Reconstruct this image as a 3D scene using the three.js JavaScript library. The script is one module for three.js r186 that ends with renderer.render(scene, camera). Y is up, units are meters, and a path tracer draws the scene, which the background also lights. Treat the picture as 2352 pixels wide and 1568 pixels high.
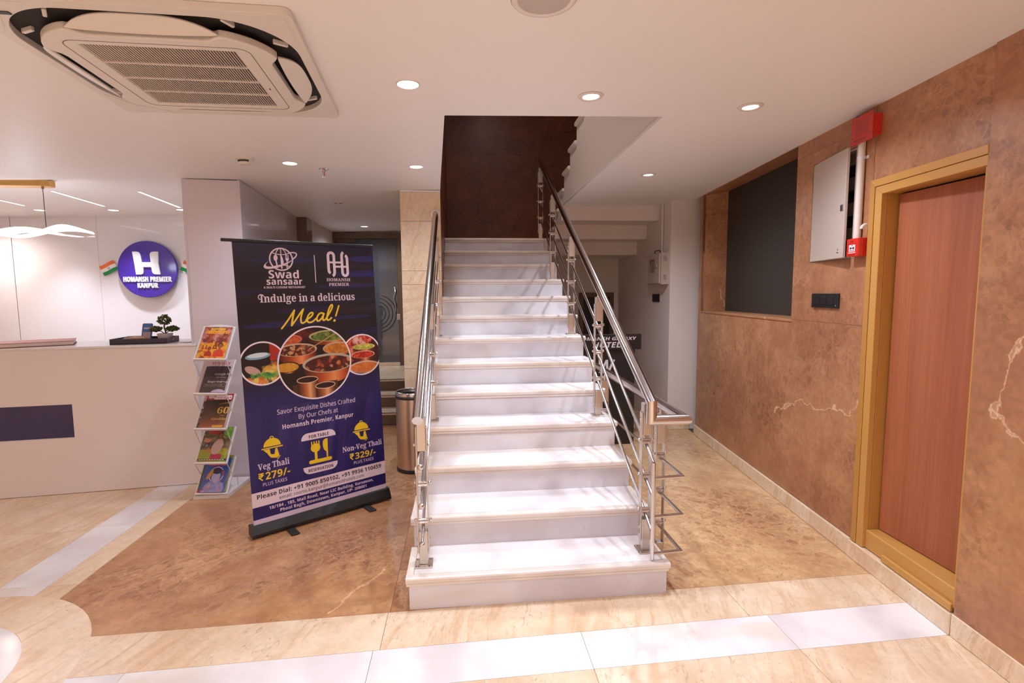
import * as THREE from 'three';
import { RoundedBoxGeometry } from 'three/addons/geometries/RoundedBoxGeometry.js';
import { mergeGeometries } from 'three/addons/utils/BufferGeometryUtils.js';
import { FontLoader } from 'three/addons/loaders/FontLoader.js';
import { TextGeometry } from 'three/addons/geometries/TextGeometry.js';
import { RectAreaLightUniformsLib } from 'three/addons/lights/RectAreaLightUniformsLib.js';

// ------------------------------------------------------------------ camera, sky, light levels
const scene = new THREE.Scene();
scene.background = new THREE.Color(0x000000);
const camera = new THREE.PerspectiveCamera(2 * Math.atan(784 / 1187.33) * 180 / Math.PI, 2352 / 1568, 0.05, 60);
camera.position.set(-0.121, 1.466, 2.322);
camera.rotation.set(-0.0927, -0.0979, -0.0070, 'YXZ');
const renderer = new THREE.WebGLRenderer({ antialias: true });
renderer.toneMapping = THREE.LinearToneMapping;
renderer.toneMappingExposure = 1.0;
renderer.shadowMap.enabled = true;
RectAreaLightUniformsLib.init();
const LIGHT = new THREE.Color(0.84, 0.91, 1.05), WARM = new THREE.Color(1.0, 0.87, 0.82);      // cool white lamps, and warm white ones away from the stairs
const SPOT = 4.0, SPOT_BACK = 7.2, ALCOVE = 7.5, STRIP = 4, CHANDELIER = 0.35, STAIRWELL = 4.5;
const FONT = await new FontLoader().loadAsync('fonts/droid/droid_sans_bold.typeface.json');

// ------------------------------------------------------------------ helpers
let seed = 20240611;
const rnd = () => { seed = (seed * 1664525 + 1013904223) >>> 0; return seed / 4294967296; };
const V = (x, y, z) => new THREE.Vector3(x, y, z);
const used = {};
function numbered(name) { const k = (used[name] = (used[name] ?? -1) + 1); return k ? `${name}_${String(k).padStart(3, '0')}` : name; }
function tag(o, label, category, group) { o.userData.label = label; o.userData.category = category; if (group) o.userData.group = group; return o; }
function thing(name, label, category, pos = [0, 0, 0], turn = 0, group) {
  const g = new THREE.Group(); g.name = numbered(name); g.position.set(...pos); g.rotation.y = turn; scene.add(g);
  return tag(g, label, category, group);
}
function structure(name) { const g = new THREE.Group(); g.name = name; g.userData.kind = 'structure'; scene.add(g); return g; }
function part(name, geo, mat, parent, label) {
  const m = new THREE.Mesh(Array.isArray(geo) ? merge(geo) : geo, mat);
  const c = (parent.userData.names ??= {}); c[name] = (c[name] ?? -1) + 1;
  m.name = c[name] ? `${name}_${String(c[name]).padStart(3, '0')}` : name;
  if (label) m.userData.label = label;
  parent.add(m); return m;
}
function merge(list) { return mergeGeometries(list.map((g) => { const q = g.index ? g.toNonIndexed() : g; for (const k of Object.keys(q.attributes)) if (!['position', 'normal', 'uv'].includes(k)) q.deleteAttribute(k); return q; })); }
const box = (w, h, d, x = 0, y = 0, z = 0) => new THREE.BoxGeometry(w, h, d).translate(x, y, z);
const rbox = (w, h, d, r, x = 0, y = 0, z = 0, seg = 2) => new RoundedBoxGeometry(w, h, d, seg, Math.min(r, w / 2.01, h / 2.01, d / 2.01)).translate(x, y, z);
// box given by its limits
const span = (x0, x1, y0, y1, z0, z1) => box(x1 - x0, y1 - y0, z1 - z0, (x0 + x1) / 2, (y0 + y1) / 2, (z0 + z1) / 2);
const rspan = (x0, x1, y0, y1, z0, z1, r) => rbox(x1 - x0, y1 - y0, z1 - z0, r, (x0 + x1) / 2, (y0 + y1) / 2, (z0 + z1) / 2);
const cyl = (r, h, x = 0, y = 0, z = 0, seg = 24, r2 = r) => new THREE.CylinderGeometry(r2, r, h, seg).translate(x, y, z);
const ball = (r, x, y, z, s = 16) => new THREE.SphereGeometry(r, s, s >> 1).translate(x, y, z);
function rod(a, b, r, seg = 16) {
  const d = V(...b).sub(V(...a)), L = d.length();
  const g = new THREE.CylinderGeometry(r, r, L, seg);
  g.applyQuaternion(new THREE.Quaternion().setFromUnitVectors(V(0, 1, 0), d.normalize()));
  return g.translate((a[0] + b[0]) / 2, (a[1] + b[1]) / 2, (a[2] + b[2]) / 2);
}
// a pipe along straight runs with mitred corners
function pipe(pts, r, seg = 24, caps = true) {
  const P = pts.map((p) => V(...p)), pos = [], nor = [], uv = [], idx = [];
  const d0 = P[1].clone().sub(P[0]).normalize();
  const up = Math.abs(d0.y) > 0.9 ? V(1, 0, 0) : V(0, 1, 0);
  const e1 = up.clone().cross(d0).normalize(), e2 = d0.clone().cross(e1);
  let ring = []; for (let i = 0; i < seg; i++) { const a = i / seg * 2 * Math.PI; ring.push(P[0].clone().addScaledVector(e1, r * Math.cos(a)).addScaledVector(e2, r * Math.sin(a))); }
  for (let k = 0; k + 1 < P.length; k++) {
    const d = P[k + 1].clone().sub(P[k]).normalize();
    const nx = k + 2 < P.length ? P[k + 2].clone().sub(P[k + 1]).normalize() : d;
    const n = d.clone().add(nx).normalize();
    const next = ring.map((q) => q.clone().addScaledVector(d, P[k + 1].clone().sub(q).dot(n) / d.dot(n)));
    const base = pos.length / 3;
    for (let i = 0; i <= seg; i++) for (const q of [ring[i % seg], next[i % seg]]) {
      pos.push(q.x, q.y, q.z);
      const rel = q.clone().sub(P[k]); const c = rel.addScaledVector(d, -rel.dot(d)).normalize(); nor.push(c.x, c.y, c.z); uv.push(i / seg, q === next[i % seg] ? 1 : 0);
    }
    for (let i = 0; i < seg; i++) { const a = base + 2 * i; idx.push(a, a + 2, a + 1, a + 1, a + 2, a + 3); }
    ring = next;
  }
  const g = new THREE.BufferGeometry();
  g.setAttribute('position', new THREE.Float32BufferAttribute(pos, 3)); g.setAttribute('normal', new THREE.Float32BufferAttribute(nor, 3)); g.setAttribute('uv', new THREE.Float32BufferAttribute(uv, 2)); g.setIndex(idx);
  if (!caps) return g;
  const cap = (p, d) => { const c = new THREE.CircleGeometry(r, seg); c.applyQuaternion(new THREE.Quaternion().setFromUnitVectors(V(0, 0, 1), d)); return c.translate(p.x, p.y, p.z); };
  const n = P.length;
  return merge([g, cap(P[0], d0.clone().negate()), cap(P[n - 1], P[n - 1].clone().sub(P[n - 2]).normalize())]);
}
const shape = (pts) => new THREE.Shape(pts.map((p) => new THREE.Vector2(p[0], p[1])));
// a flat slab: outline in x,z, between heights y0 and y1, tilted by k along x
function slab(pts, y0, y1, k = 0, holes = []) {
  const s = shape(pts.map(([x, z]) => [x, -z])); for (const h of holes) s.holes.push(new THREE.Path(h.map(([x, z]) => new THREE.Vector2(x, -z))));
  const g = new THREE.ExtrudeGeometry(s, { depth: y1 - y0, bevelEnabled: false, curveSegments: 40 }); g.rotateX(-Math.PI / 2).translate(0, y0, 0);
  if (k) { const p = g.attributes.position; for (let i = 0; i < p.count; i++) p.setY(i, p.getY(i) + k * p.getX(i)); }
  return g;
}
// a panel: outline in x,y, thickness from z0 to z1
function plate(pts, z0, z1, holes = [], bevel = 0) {
  const s = shape(pts); for (const h of holes) s.holes.push(new THREE.Path(h.map((p) => new THREE.Vector2(...p))));
  return new THREE.ExtrudeGeometry(s, { depth: z1 - z0 - 2 * bevel, bevelEnabled: bevel > 0, bevelThickness: bevel, bevelSize: bevel, bevelOffset: -bevel, bevelSegments: 2, curveSegments: 24 }).translate(0, 0, z0 + bevel);
}
// extrude a profile (z,y) along x
function along(pts, x0, x1) { return new THREE.ExtrudeGeometry(shape(pts.map(([z, y]) => [-z, y])), { depth: x1 - x0, bevelEnabled: false }).rotateY(Math.PI / 2).translate(x0, 0, 0); }
function rrect(w, h, r, cx = 0, cy = 0, n = 8) {
  const p = []; for (const [sx, sy, a0] of [[1, -1, -90], [1, 1, 0], [-1, 1, 90], [-1, -1, 180]])
    for (let i = 0; i <= n; i++) { const a = (a0 + 90 * i / n) * Math.PI / 180; p.push([cx + sx * (w / 2 - r) + r * Math.cos(a), cy + sy * (h / 2 - r) + r * Math.sin(a)]); }
  return p;
}
const circle = (r, cx = 0, cy = 0, n = 48) => Array.from({ length: n }, (_, i) => [cx + r * Math.cos(i / n * 2 * Math.PI), cy + r * Math.sin(i / n * 2 * Math.PI)]);
// uv in metres from position, by the dominant normal; (ou,ov) shifts the stone, w,h are the size of the picture in metres
function metres(g, w, h, ou = 0, ov = 0, swap = false) {
  const p = g.attributes.position, n = g.attributes.normal, uv = new Float32Array(p.count * 2);
  for (let i = 0; i < p.count; i++) {
    const nx = Math.abs(n.getX(i)), ny = Math.abs(n.getY(i)), nz = Math.abs(n.getZ(i));
    let a, b; if (ny >= nx && ny >= nz) { a = p.getX(i); b = -p.getZ(i); } else if (nz >= nx) { a = p.getX(i); b = p.getY(i); } else { a = p.getZ(i); b = p.getY(i); }
    if (swap) [a, b] = [b, a];
    uv[2 * i] = (a + ou) / w; uv[2 * i + 1] = (b + ov) / h;
  }
  g.setAttribute('uv', new THREE.BufferAttribute(uv, 2)); return g;
}
// the same, placed inside one picture where the piece is smaller than it, so that no seam crosses the piece
function stone(g, w, h, a = 0, b = 0, swap = false) {
  g.computeBoundingBox(); const q = g.boundingBox, sx = q.max.x - q.min.x, sy = q.max.y - q.min.y, sz = q.max.z - q.min.z, flat = sz > sy, fr = (v) => v - Math.floor(v);
  let A = sx, a0 = q.min.x, B = flat ? sz : sy, b0 = flat ? -q.max.z : q.min.y; if (sx < 0.05) { A = sz; a0 = q.min.z; B = sy; b0 = q.min.y; }
  let ou = A < w ? -a0 + fr(a * 1.37 + 0.21) * (w - A) : a, ov = B < h ? -b0 + fr(b * 1.91 + 0.43) * (h - B) : b; if (swap) [ou, ov] = [ou, ov];
  return metres(g, w, h, ou, ov, swap);
}
function inset(pts, d) {
  const n = pts.length, area = pts.reduce((s, p, i) => { const q = pts[(i + 1) % n]; return s + p[0] * q[1] - q[0] * p[1]; }, 0), sg = Math.sign(area);
  return pts.map((p, i) => {
    const a = pts[(i + n - 1) % n], b = pts[(i + 1) % n];
    const n1 = [-(p[1] - a[1]), p[0] - a[0]], n2 = [-(b[1] - p[1]), b[0] - p[0]], l1 = Math.hypot(...n1), l2 = Math.hypot(...n2);
    const m = [sg * (n1[0] / l1 + n2[0] / l2), sg * (n1[1] / l1 + n2[1] / l2)], L = (m[0] * n1[0] / l1 + m[1] * n1[1] / l1) * sg;
    return [p[0] + m[0] * d / L, p[1] + m[1] * d / L];
  });
}

// ------------------------------------------------------------------ procedural stone, wood and print
const H = new Float32Array(65536); for (let i = 0; i < 65536; i++) H[i] = rnd();
function vn(x, y) { const xi = Math.floor(x), yi = Math.floor(y), fx = x - xi, fy = y - yi, u = fx * fx * (3 - 2 * fx), v = fy * fy * (3 - 2 * fy); const h = (a, b) => H[((a & 255) + (b & 255) * 256)]; const p = h(xi, yi), q = h(xi + 1, yi), r = h(xi, yi + 1), s = h(xi + 1, yi + 1); return p + (q - p) * u + (r - p) * v + (p - q - r + s) * u * v; }
function fbm(x, y, o = 4) { let a = 0.5, s = 0, t = 0; for (let i = 0; i < o; i++) { s += a * vn(x, y); t += a; a *= 0.5; const nx = x * 1.63 - y * 1.17 + 17.3; y = x * 1.17 + y * 1.63 + 5.1; x = nx; } return s / t; }
const sm = (a, b, x) => { const t = Math.min(1, Math.max(0, (x - a) / (b - a))); return t * t * (3 - 2 * t); };
const ridge = (v, w) => { const d = Math.abs(v - 0.5) / w; return d > 1 ? 0 : (1 - d) * (1 - d); };
const mix3 = (a, b, t) => [a[0] + (b[0] - a[0]) * t, a[1] + (b[1] - a[1]) * t, a[2] + (b[2] - a[2]) * t];
function texture(w, h, mw, mh, fn, repeat = true) {
  const d = new Uint8Array(w * h * 4);
  for (let j = 0, k = 0; j < h; j++) for (let i = 0; i < w; i++, k += 4) { const c = fn((i + 0.5) / w * mw, (j + 0.5) / h * mh); d[k] = Math.max(0, Math.min(255, c[0])); d[k + 1] = Math.max(0, Math.min(255, c[1])); d[k + 2] = Math.max(0, Math.min(255, c[2])); d[k + 3] = 255; }
  const t = new THREE.DataTexture(d, w, h, THREE.RGBAFormat); t.colorSpace = THREE.SRGBColorSpace; t.magFilter = THREE.LinearFilter; t.minFilter = THREE.LinearMipmapLinearFilter; t.generateMipmaps = true;
  if (repeat) t.wrapS = t.wrapT = THREE.RepeatWrapping; t.needsUpdate = true; return t;
}
function segDist(x, y, poly) { let m = 9; for (let i = 0; i + 1 < poly.length; i++) { const [ax, ay] = poly[i], [bx, by] = poly[i + 1]; const dx = bx - ax, dy = by - ay, t = Math.max(0, Math.min(1, ((x - ax) * dx + (y - ay) * dy) / (dx * dx + dy * dy))); const e = Math.hypot(x - ax - t * dx, y - ay - t * dy); if (e < m) m = e; } return m; }
const W3 = [0, 0, 0];
function worley(x, y) {                                             // distance to the nearest and next cell point, and a random number of the cell
  const xi = Math.floor(x), yi = Math.floor(y); let a = 9, b = 9, id = 0;
  for (let j = -1; j <= 1; j++) for (let i = -1; i <= 1; i++) {
    const k = ((xi + i) & 255) + ((yi + j) & 255) * 256, dx = xi + i + H[k] - x, dy = yi + j + H[(k * 7 + 1301) & 65535] - y, d = dx * dx + dy * dy;
    if (d < a) { b = a; a = d; id = H[(k * 13 + 77) & 65535]; } else if (d < b) b = d;
  }
  W3[0] = Math.sqrt(a); W3[1] = Math.sqrt(b); W3[2] = id; return W3;
}
function emperador(x, y, { dark, mid, light, vein = [222, 186, 144], cluster = null, cracks = [], stretch = 1, dir = 0, pits = 0, rough = 1 } = {}) {
  const c = Math.cos(dir), s = Math.sin(dir), X = (x * c + y * s) / stretch, Y = -x * s + y * c;
  const wx = X + 0.12 * (fbm(X * 3.1, Y * 3.1, 3) - 0.5) + 0.045 * (fbm(x * 17, y * 17, 3) - 0.5), wy = Y + 0.12 * (fbm(X * 3.1 + 40, Y * 3.1 + 9, 3) - 0.5) + 0.045 * (fbm(x * 17 + 5, y * 17, 3) - 0.5);
  const n = fbm(wx * 1.5 + 3, wy * 1.5, 4), f = fbm(x * 48, y * 48, 3), g = fbm(wx * 9, wy * 9 + 20, 3);
  let col = mix3(mid, light, sm(0.34, 0.72, n * 0.55 + g * 0.45));
  const k = cluster ? cluster(x, y) : 0, dk = Math.max(k, 0.4 * rough * sm(0.55, 0.72, fbm(wx * 1.2 + 50, wy * 1.2 + 7, 4)));
  const act = sm(0.38, 0.66, fbm(x * 1.9 + 80, y * 1.9, 4)), on = Math.min(1, 0.25 + 0.75 * act + dk);
  let w = worley(wx * 23, wy * 23); let edge = w[1] - w[0]; const d1 = sm(0.3, 1, w[2]) * sm(0.02, 0.3, edge), l1 = Math.exp(-(edge * edge) / 0.0022) * sm(0.4, 0.6, fbm(x * 6 + 3, y * 6, 2));
  w = worley(wx * 54 + 9, wy * 54 + 4); edge = w[1] - w[0]; const d2 = sm(0.45, 1, w[2]) * sm(0.03, 0.3, edge), l2 = Math.exp(-(edge * edge) / 0.006) * sm(0.42, 0.62, fbm(x * 9 + 33, y * 9, 2));
  col = mix3(col, dark, Math.min(0.9, dk * (0.28 + 0.5 * d1 + 0.25 * d2) + 0.30 * rough * on * d1 * act + 0.26 * rough * on * d2 * act));
  const long = ridge(fbm(wx * 4.2 + 7, wy * 4.2, 4), 0.009);
  col = mix3(col, vein, Math.min(0.75, rough * (0.34 * l1 * on * act + 0.34 * l2 * on * act + 0.35 * long * act + 0.4 * dk * Math.max(l1, l2))));
  if (pits) col = mix3(col, [112, 74, 46], pits * sm(0.75, 0.84, vn(x * 150, y * 150) * 0.6 + vn(x * 300 + 3, y * 300) * 0.4) * sm(0.45, 0.65, fbm(x * 3 + 12, y * 3, 3)));
  for (const cr of cracks) {
    if (x < cr.b[0] || x > cr.b[1] || y < cr.b[2] || y > cr.b[3]) continue;
    const jx = x + 0.06 * (fbm(x * 17, y * 17, 4) - 0.5) + 0.012 * (fbm(x * 90, y * 90, 2) - 0.5), jy = y + 0.06 * (fbm(x * 17 + 9, y * 17 + 4, 4) - 0.5) + 0.012 * (fbm(x * 90 + 5, y * 90, 2) - 0.5), d = segDist(jx, jy, cr.p), ww = cr.w * (0.15 + 1.9 * sm(0.3, 0.75, fbm(x * 9, y * 9, 2)));
    const rim = (d - ww) / (0.0016 + 0.12 * ww); col = mix3(col, [236, 204, 164], Math.min(0.85, Math.exp(-rim * rim) * (0.45 + 0.5 * fbm(x * 70, y * 70, 2)) + (d < ww ? 0.3 : 0)));
  }
  const q = 0.92 + 0.16 * f; return [col[0] * q, col[1] * q, col[2] * q];
}
const crack = (p, w) => ({ p, w, b: [Math.min(...p.map((q) => q[0])) - 0.08, Math.max(...p.map((q) => q[0])) + 0.08, Math.min(...p.map((q) => q[1])) - 0.08, Math.max(...p.map((q) => q[1])) + 0.08] });
const blob = (x, y, cx, cy, rx, ry, a) => { const c = Math.cos(a), s = Math.sin(a), u = ((x - cx) * c + (y - cy) * s) / rx, v = (-(x - cx) * s + (y - cy) * c) / ry; return Math.exp(-(u * u + v * v)); };

const WALLW = 4.4, WALLH = 2.5;      // right wall: picture x = t + 2.95, y = height
const texWall = texture(1664, 960, WALLW, WALLH, (x, y) => emperador(x, y, {
  dark: [124, 80, 56], mid: [168, 113, 78], light: [188, 136, 96], vein: [206, 162, 118], rough: 0.8,
  cluster: (a, b) => 0.6 * blob(a, b, 1.15, 0.55, 0.5, 0.22, 0.35) + 0.6 * blob(a, b, 2.1, 1.1, 0.35, 0.25, 0.5) + 0.5 * blob(a, b, 0.35, 0.65, 0.3, 0.4, 0) + 0.6 * blob(a, b, 3.95, 1.1, 0.25, 0.3, 0) + 0.5 * blob(a, b, 0.55, 2.0, 0.5, 0.4, 0),
  cracks: [crack([[1.62, 0.62], [1.8, 0.7], [1.95, 0.76], [2.1, 0.74], [2.28, 0.79], [2.42, 0.77], [2.5, 0.88]], 0.006), crack([[3.3, 0.98], [3.34, 1.1], [3.35, 1.25], [3.42, 1.33], [3.47, 1.5]], 0.008), crack([[3.3, 1.0], [3.42, 0.9], [3.6, 0.8]], 0.0022), crack([[0.5, 1.32], [0.65, 1.5], [0.6, 1.62], [0.8, 1.8]], 0.004)],
}));
const FLW = 4.6, FLH = 3.6;          // brown floor: picture x = X + 2.2, y = -Z + 0.1
const texFloor = texture(1664, 1280, FLW, FLH, (x, y) => emperador(x, y, {
  dark: [132, 86, 62], mid: [180, 127, 86], light: [203, 156, 110], vein: [222, 184, 140], stretch: 1.5, dir: 0.85, pits: 0.45,
  cluster: (a, b) => 0.9 * blob(a, b, 1.22, 0.55, 0.62, 0.11, 0.72) + 0.6 * blob(a, b, 1.72, 1.15, 0.4, 0.12, 0.8) + 0.9 * blob(a, b, 3.92, 0.62, 0.16, 0.5, 0.45) + 0.3 * blob(a, b, 0.6, 0.4, 0.4, 0.2, 0.4),
  cracks: [crack([[1.45, 0.12], [1.52, 0.28], [1.64, 0.45], [1.68, 0.6]], 0.0028)],
}));
const texFloorR = texture(1280, 1280, 3.0, 3.0, (x, y) => emperador(x, y, { dark: [156, 106, 74], mid: [202, 160, 116], light: [218, 180, 134], vein: [228, 194, 150], stretch: 1.4, dir: -0.9, pits: 0.75,
  cluster: (a, b) => 0.9 * blob(a, b, 0.98, 0.95, 0.16, 0.42, 0.5) + 0.8 * blob(a, b, 1.0, 0.5, 0.16, 0.3, 0.35) }));   // right floor: picture x = X - 0.8, y = -Z + 0.1
const texDark = texture(768, 768, 2.4, 2.4, (x, y) => emperador(x, y, { dark: [66, 31, 18], mid: [104, 54, 32], light: [124, 68, 40], vein: [146, 92, 56] }));
const texTrav = texture(1280, 1280, 1.8, 1.8, (x, y) => {
  const w = 0.10 * (fbm(x * 2.2, y * 2.2, 3) - 0.5) + 0.022 * (fbm(x * 13, y * 13, 3) - 0.5), u = x * 0.3 + y * 0.954, v = x * 0.954 - y * 0.3 + w;
  let c = mix3([224, 194, 160], [238, 215, 187], sm(0.3, 0.7, fbm(u * 1.1, v * 8, 4) * 0.5 + fbm(x * 6, y * 6, 3) * 0.5));
  c = mix3(c, [212, 172, 132], 0.5 * sm(0.5, 0.75, fbm(u * 3 + 40, v * 40, 4)) * sm(0.36, 0.62, fbm(x * 1.6, y * 1.6 + 30, 3)));
  c = mix3(c, [172, 126, 90], 0.55 * ridge(fbm(u * 4.2 + 9, v * 30, 3), 0.02) * sm(0.46, 0.6, fbm(x * 3.1, y * 3.1 + 60, 3)));
  c = mix3(c, [190, 146, 108], 0.45 * ridge(fbm(u * 5 + 29, v * 62, 3), 0.03) * sm(0.44, 0.6, fbm(x * 2.3 + 9, y * 2.3 + 60, 3)));
  c = mix3(c, [156, 112, 78], 0.5 * sm(0.80, 0.86, vn(u * 90, v * 230) * 0.6 + vn(u * 190, v * 360) * 0.4) * sm(0.48, 0.6, fbm(x * 4 + 70, y * 4, 2)));
  const q = 0.96 + 0.08 * fbm(x * 60, y * 60, 2); return [c[0] * q, c[1] * q, c[2] * q];
});
const texWhite = texture(768, 768, 1.6, 1.6, (x, y) => {
  let c = mix3([224, 217, 218], [242, 238, 238], sm(0.35, 0.65, fbm(x * 3, y * 3, 4)));
  c = mix3(c, [228, 208, 180], 0.35 * sm(0.55, 0.75, fbm(x * 1.7 + 20, y * 4.5, 3)));
  c = mix3(c, [212, 202, 202], 0.3 * ridge(fbm(x * 1.1 + 5, y * 2.6, 4), 0.02) * sm(0.5, 0.65, fbm(x * 2 + 60, y * 2, 2))); c = mix3(c, [160, 146, 140], 0.35 * sm(0.89, 0.93, vn(x * 190, y * 190) * 0.5 + vn(x * 61 + 9, y * 61) * 0.5)); return c;
});
const texVeneer = texture(384, 1024, 0.8, 2.1, (x, y) => {
  const w = x + 0.03 * fbm(x * 3, y * 1.1, 3), n = fbm(w * 11, y * 0.6, 4), f = fbm(w * 160, y * 3, 2);
  let c = mix3([160, 90, 59], [172, 101, 67], sm(0.25, 0.75, n)); c = mix3(c, [148, 82, 54], 0.25 * ridge(fbm(w * 30 + 4, y * 0.7, 3), 0.05)); const q = 0.94 + 0.12 * f; return [c[0] * q, c[1] * q, c[2] * q];
});
function canvasTex(w, h, draw) { const c = document.createElement('canvas'); c.width = w; c.height = h; const g = c.getContext('2d'); draw(g, w, h); const t = new THREE.CanvasTexture(c); t.colorSpace = THREE.SRGBColorSpace; t.anisotropy = 8; return t; }

const std = (color, roughness = 0.6, metalness = 0, o = {}) => new THREE.MeshStandardMaterial({ color: Array.isArray(color) ? new THREE.Color().setRGB(...color) : color, roughness, metalness, ...o });
const phys = (color, roughness, o = {}) => new THREE.MeshPhysicalMaterial({ color: Array.isArray(color) ? new THREE.Color().setRGB(...color) : color, roughness, ...o });
const M = {
  ceiling: std([0.86, 0.82, 0.80], 0.5),
  paint: std([0.78, 0.69, 0.635], 0.7),
  wallWhite: phys([0.80, 0.76, 0.78], 0.45, { clearcoat: 1, clearcoatRoughness: 0.04 }),
  cladding: phys([0.68, 0.63, 0.70], 0.4, { clearcoat: 0.8, clearcoatRoughness: 0.08 }),
  desk: phys([0.80, 0.715, 0.71], 0.45, { clearcoat: 0.3, clearcoatRoughness: 0.2 }),
  deskTop: phys([0.80, 0.77, 0.78], 0.35, { clearcoat: 0.4 }),
  navy: phys([0.018, 0.014, 0.10], 0.35, { clearcoat: 0.5 }),
  wall: phys(0xffffff, 0.42, { map: texWall, clearcoat: 0.12, clearcoatRoughness: 0.3 }),
  floorGold: phys(0xffffff, 0.26, { map: texFloorR, clearcoat: 0.4, clearcoatRoughness: 0.12 }),
  floorBrown: phys(0xffffff, 0.26, { map: texFloor, clearcoat: 0.4, clearcoatRoughness: 0.12 }),
  darkStone: phys(0xffffff, 0.38, { map: texDark, clearcoat: 0.2, clearcoatRoughness: 0.25 }),
  trav: phys(0xffffff, 0.28, { map: texTrav, clearcoat: 0.3, clearcoatRoughness: 0.15 }),
  white: phys(0xffffff, 0.3, { map: texWhite, clearcoat: 0.3, clearcoatRoughness: 0.15 }),
  riser: phys([0.82, 0.81, 0.85], 0.35, { map: texWhite }),
  nosing: phys([0.92, 0.85, 0.77], 0.35, { map: texWhite }),
  grout: std([0.10, 0.07, 0.05], 0.9),
  steel: std([0.66, 0.63, 0.62], 0.16, 1),
  brushed: std([0.62, 0.56, 0.50], 0.36, 1),
  steelDark: std([0.30, 0.26, 0.24], 0.4, 1),
  veneer: phys(0xffffff, 0.5, { map: texVeneer }),
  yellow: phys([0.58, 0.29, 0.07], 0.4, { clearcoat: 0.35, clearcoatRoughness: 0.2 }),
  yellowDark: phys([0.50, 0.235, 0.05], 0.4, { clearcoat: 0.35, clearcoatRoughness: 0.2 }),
  black: std([0.012, 0.011, 0.011], 0.4),
  blackMatt: std([0.02, 0.017, 0.016], 0.75),
  panelDark: std([0.042, 0.033, 0.026], 0.55),
  greige: std([0.52, 0.42, 0.355], 0.45),
  red: phys([0.62, 0.022, 0.012], 0.35, { clearcoat: 0.5 }),
  pvc: std([0.74, 0.64, 0.57], 0.45),
  acWhite: std([0.74, 0.68, 0.62], 0.4),
  gold: std([0.72, 0.42, 0.13], 0.28, 0.8),
  rackWhite: std([0.76, 0.70, 0.71], 0.4),
  glassDark: phys([0.05, 0.055, 0.062], 0.06, { clearcoat: 1, clearcoatRoughness: 0.02 }),
  darkBrown: phys([0.13, 0.07, 0.035], 0.35, { clearcoat: 0.3 }),
  lamp: std([0.9, 0.9, 0.9], 0.5, 0, { emissive: new THREE.Color(1, 0.95, 0.98), emissiveIntensity: 3.2 }),
  ribbon: std([0.9, 0.9, 0.9], 0.5, 0, { emissive: new THREE.Color(1, 0.95, 0.94), emissiveIntensity: 1.6 }),
};

// ------------------------------------------------------------------ the room
const TILT = 0.0165, CEIL = 2.3757, ceilY = (x) => CEIL + TILT * x;
const WA = 0.1041, WD = 1.9815, WT = -Math.PI / 2 - WA;                     // right wall: heading and distance
const onWall = (t, y = 0, d = 0) => [Math.cos(WA) * (WD - d) - Math.sin(WA) * t, y, Math.sin(WA) * (WD - d) + Math.cos(WA) * t];
const wallX = (z) => (WD - Math.sin(WA) * z) / Math.cos(WA);

// floor of stone slabs with open joints over a dark bed
const floor = structure('floor');
part('grout_bed', slab([[-6.1, 6.1], [2.9, 6.1], [2.9, -5.5], [-6.1, -5.5]], -0.12, -0.004), M.grout, floor);
const gap = 0.0009;
function paving(name, pts, mat, y = 0, ou = 0, ov = 0, g = gap) {
  const q = slab(g ? inset(pts, g) : pts, -0.02 + y, y);
  if (mat === M.floorBrown) metres(q, FLW, FLH, 2.2 + ou, 0.1 + ov); else if (mat === M.floorGold) metres(q, 3, 3, ou - 0.8, 0.1 + ov); else stone(q, mat === M.trav ? 1.8 : 1.6, mat === M.trav ? 1.8 : 1.6, ou, ov);
  return part(name, q, mat, floor);
}
const zA = (x) => -0.003 - 0.0255 * x, zB = (x) => 0.2505 - 0.0275 * x, zC = (x) => 0.4735 - 0.022 * x;
const xA = -2.09, xB = -2.233, xC = -2.465, MC = [-2.35, 0.37];
const cell = (x0, x1, f0, f1) => [[x0, f0(x0)], [x1, f0(x1)], [x1, f1(x1)], [x0, f1(x0)]];
const k_ = (z) => () => z;
paving('brown_slab', cell(xA, -0.47, zA, k_(-3.5)), M.floorBrown);
paving('brown_slab', cell(-0.47, -0.36, zA, k_(-0.36)), M.floorBrown, 0, 0.9, 0.3);
paving('brown_slab', cell(-0.47, -0.36, k_(-0.36), k_(-2.4)), M.floorBrown, 0, 1.4, 0.1);
paving('brown_slab', cell(-0.36, 0.84, zA, k_(-4.72)), M.floorBrown, 0, 0.2, 0.2);
paving('brown_slab', [[0.84, zA(0.84)], [wallX(0) - 0.006, zA(2)], [wallX(-1.62) - 0.006, -1.62], [0.84, -1.62]], M.floorGold);
paving('brown_slab', [[0.84, -1.62], [wallX(-1.62) - 0.006, -1.62], [wallX(-2.93) - 0.006, -2.93], [0.84, -2.93]], M.floorGold, 0, 0, 0);
paving('brown_slab', cell(0.84, 2.06, k_(-2.93), k_(-4.72)), M.floorGold, 0, 0.4, -1.2);
for (const [a, b, o] of [[xB, -0.478, 0], [-0.478, 1.16, 0.37], [1.16, 1.985, 0.81]]) paving('travertine_slab', b > 1.9 ? [[a, zA(a)], [wallX(zA(2)) - 0.008, zA(2)], [wallX(zB(2)) - 0.008, zB(2)], [a, zB(a)]] : cell(a, b, zA, zB), M.trav, 0, o, o * 1.7);
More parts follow.
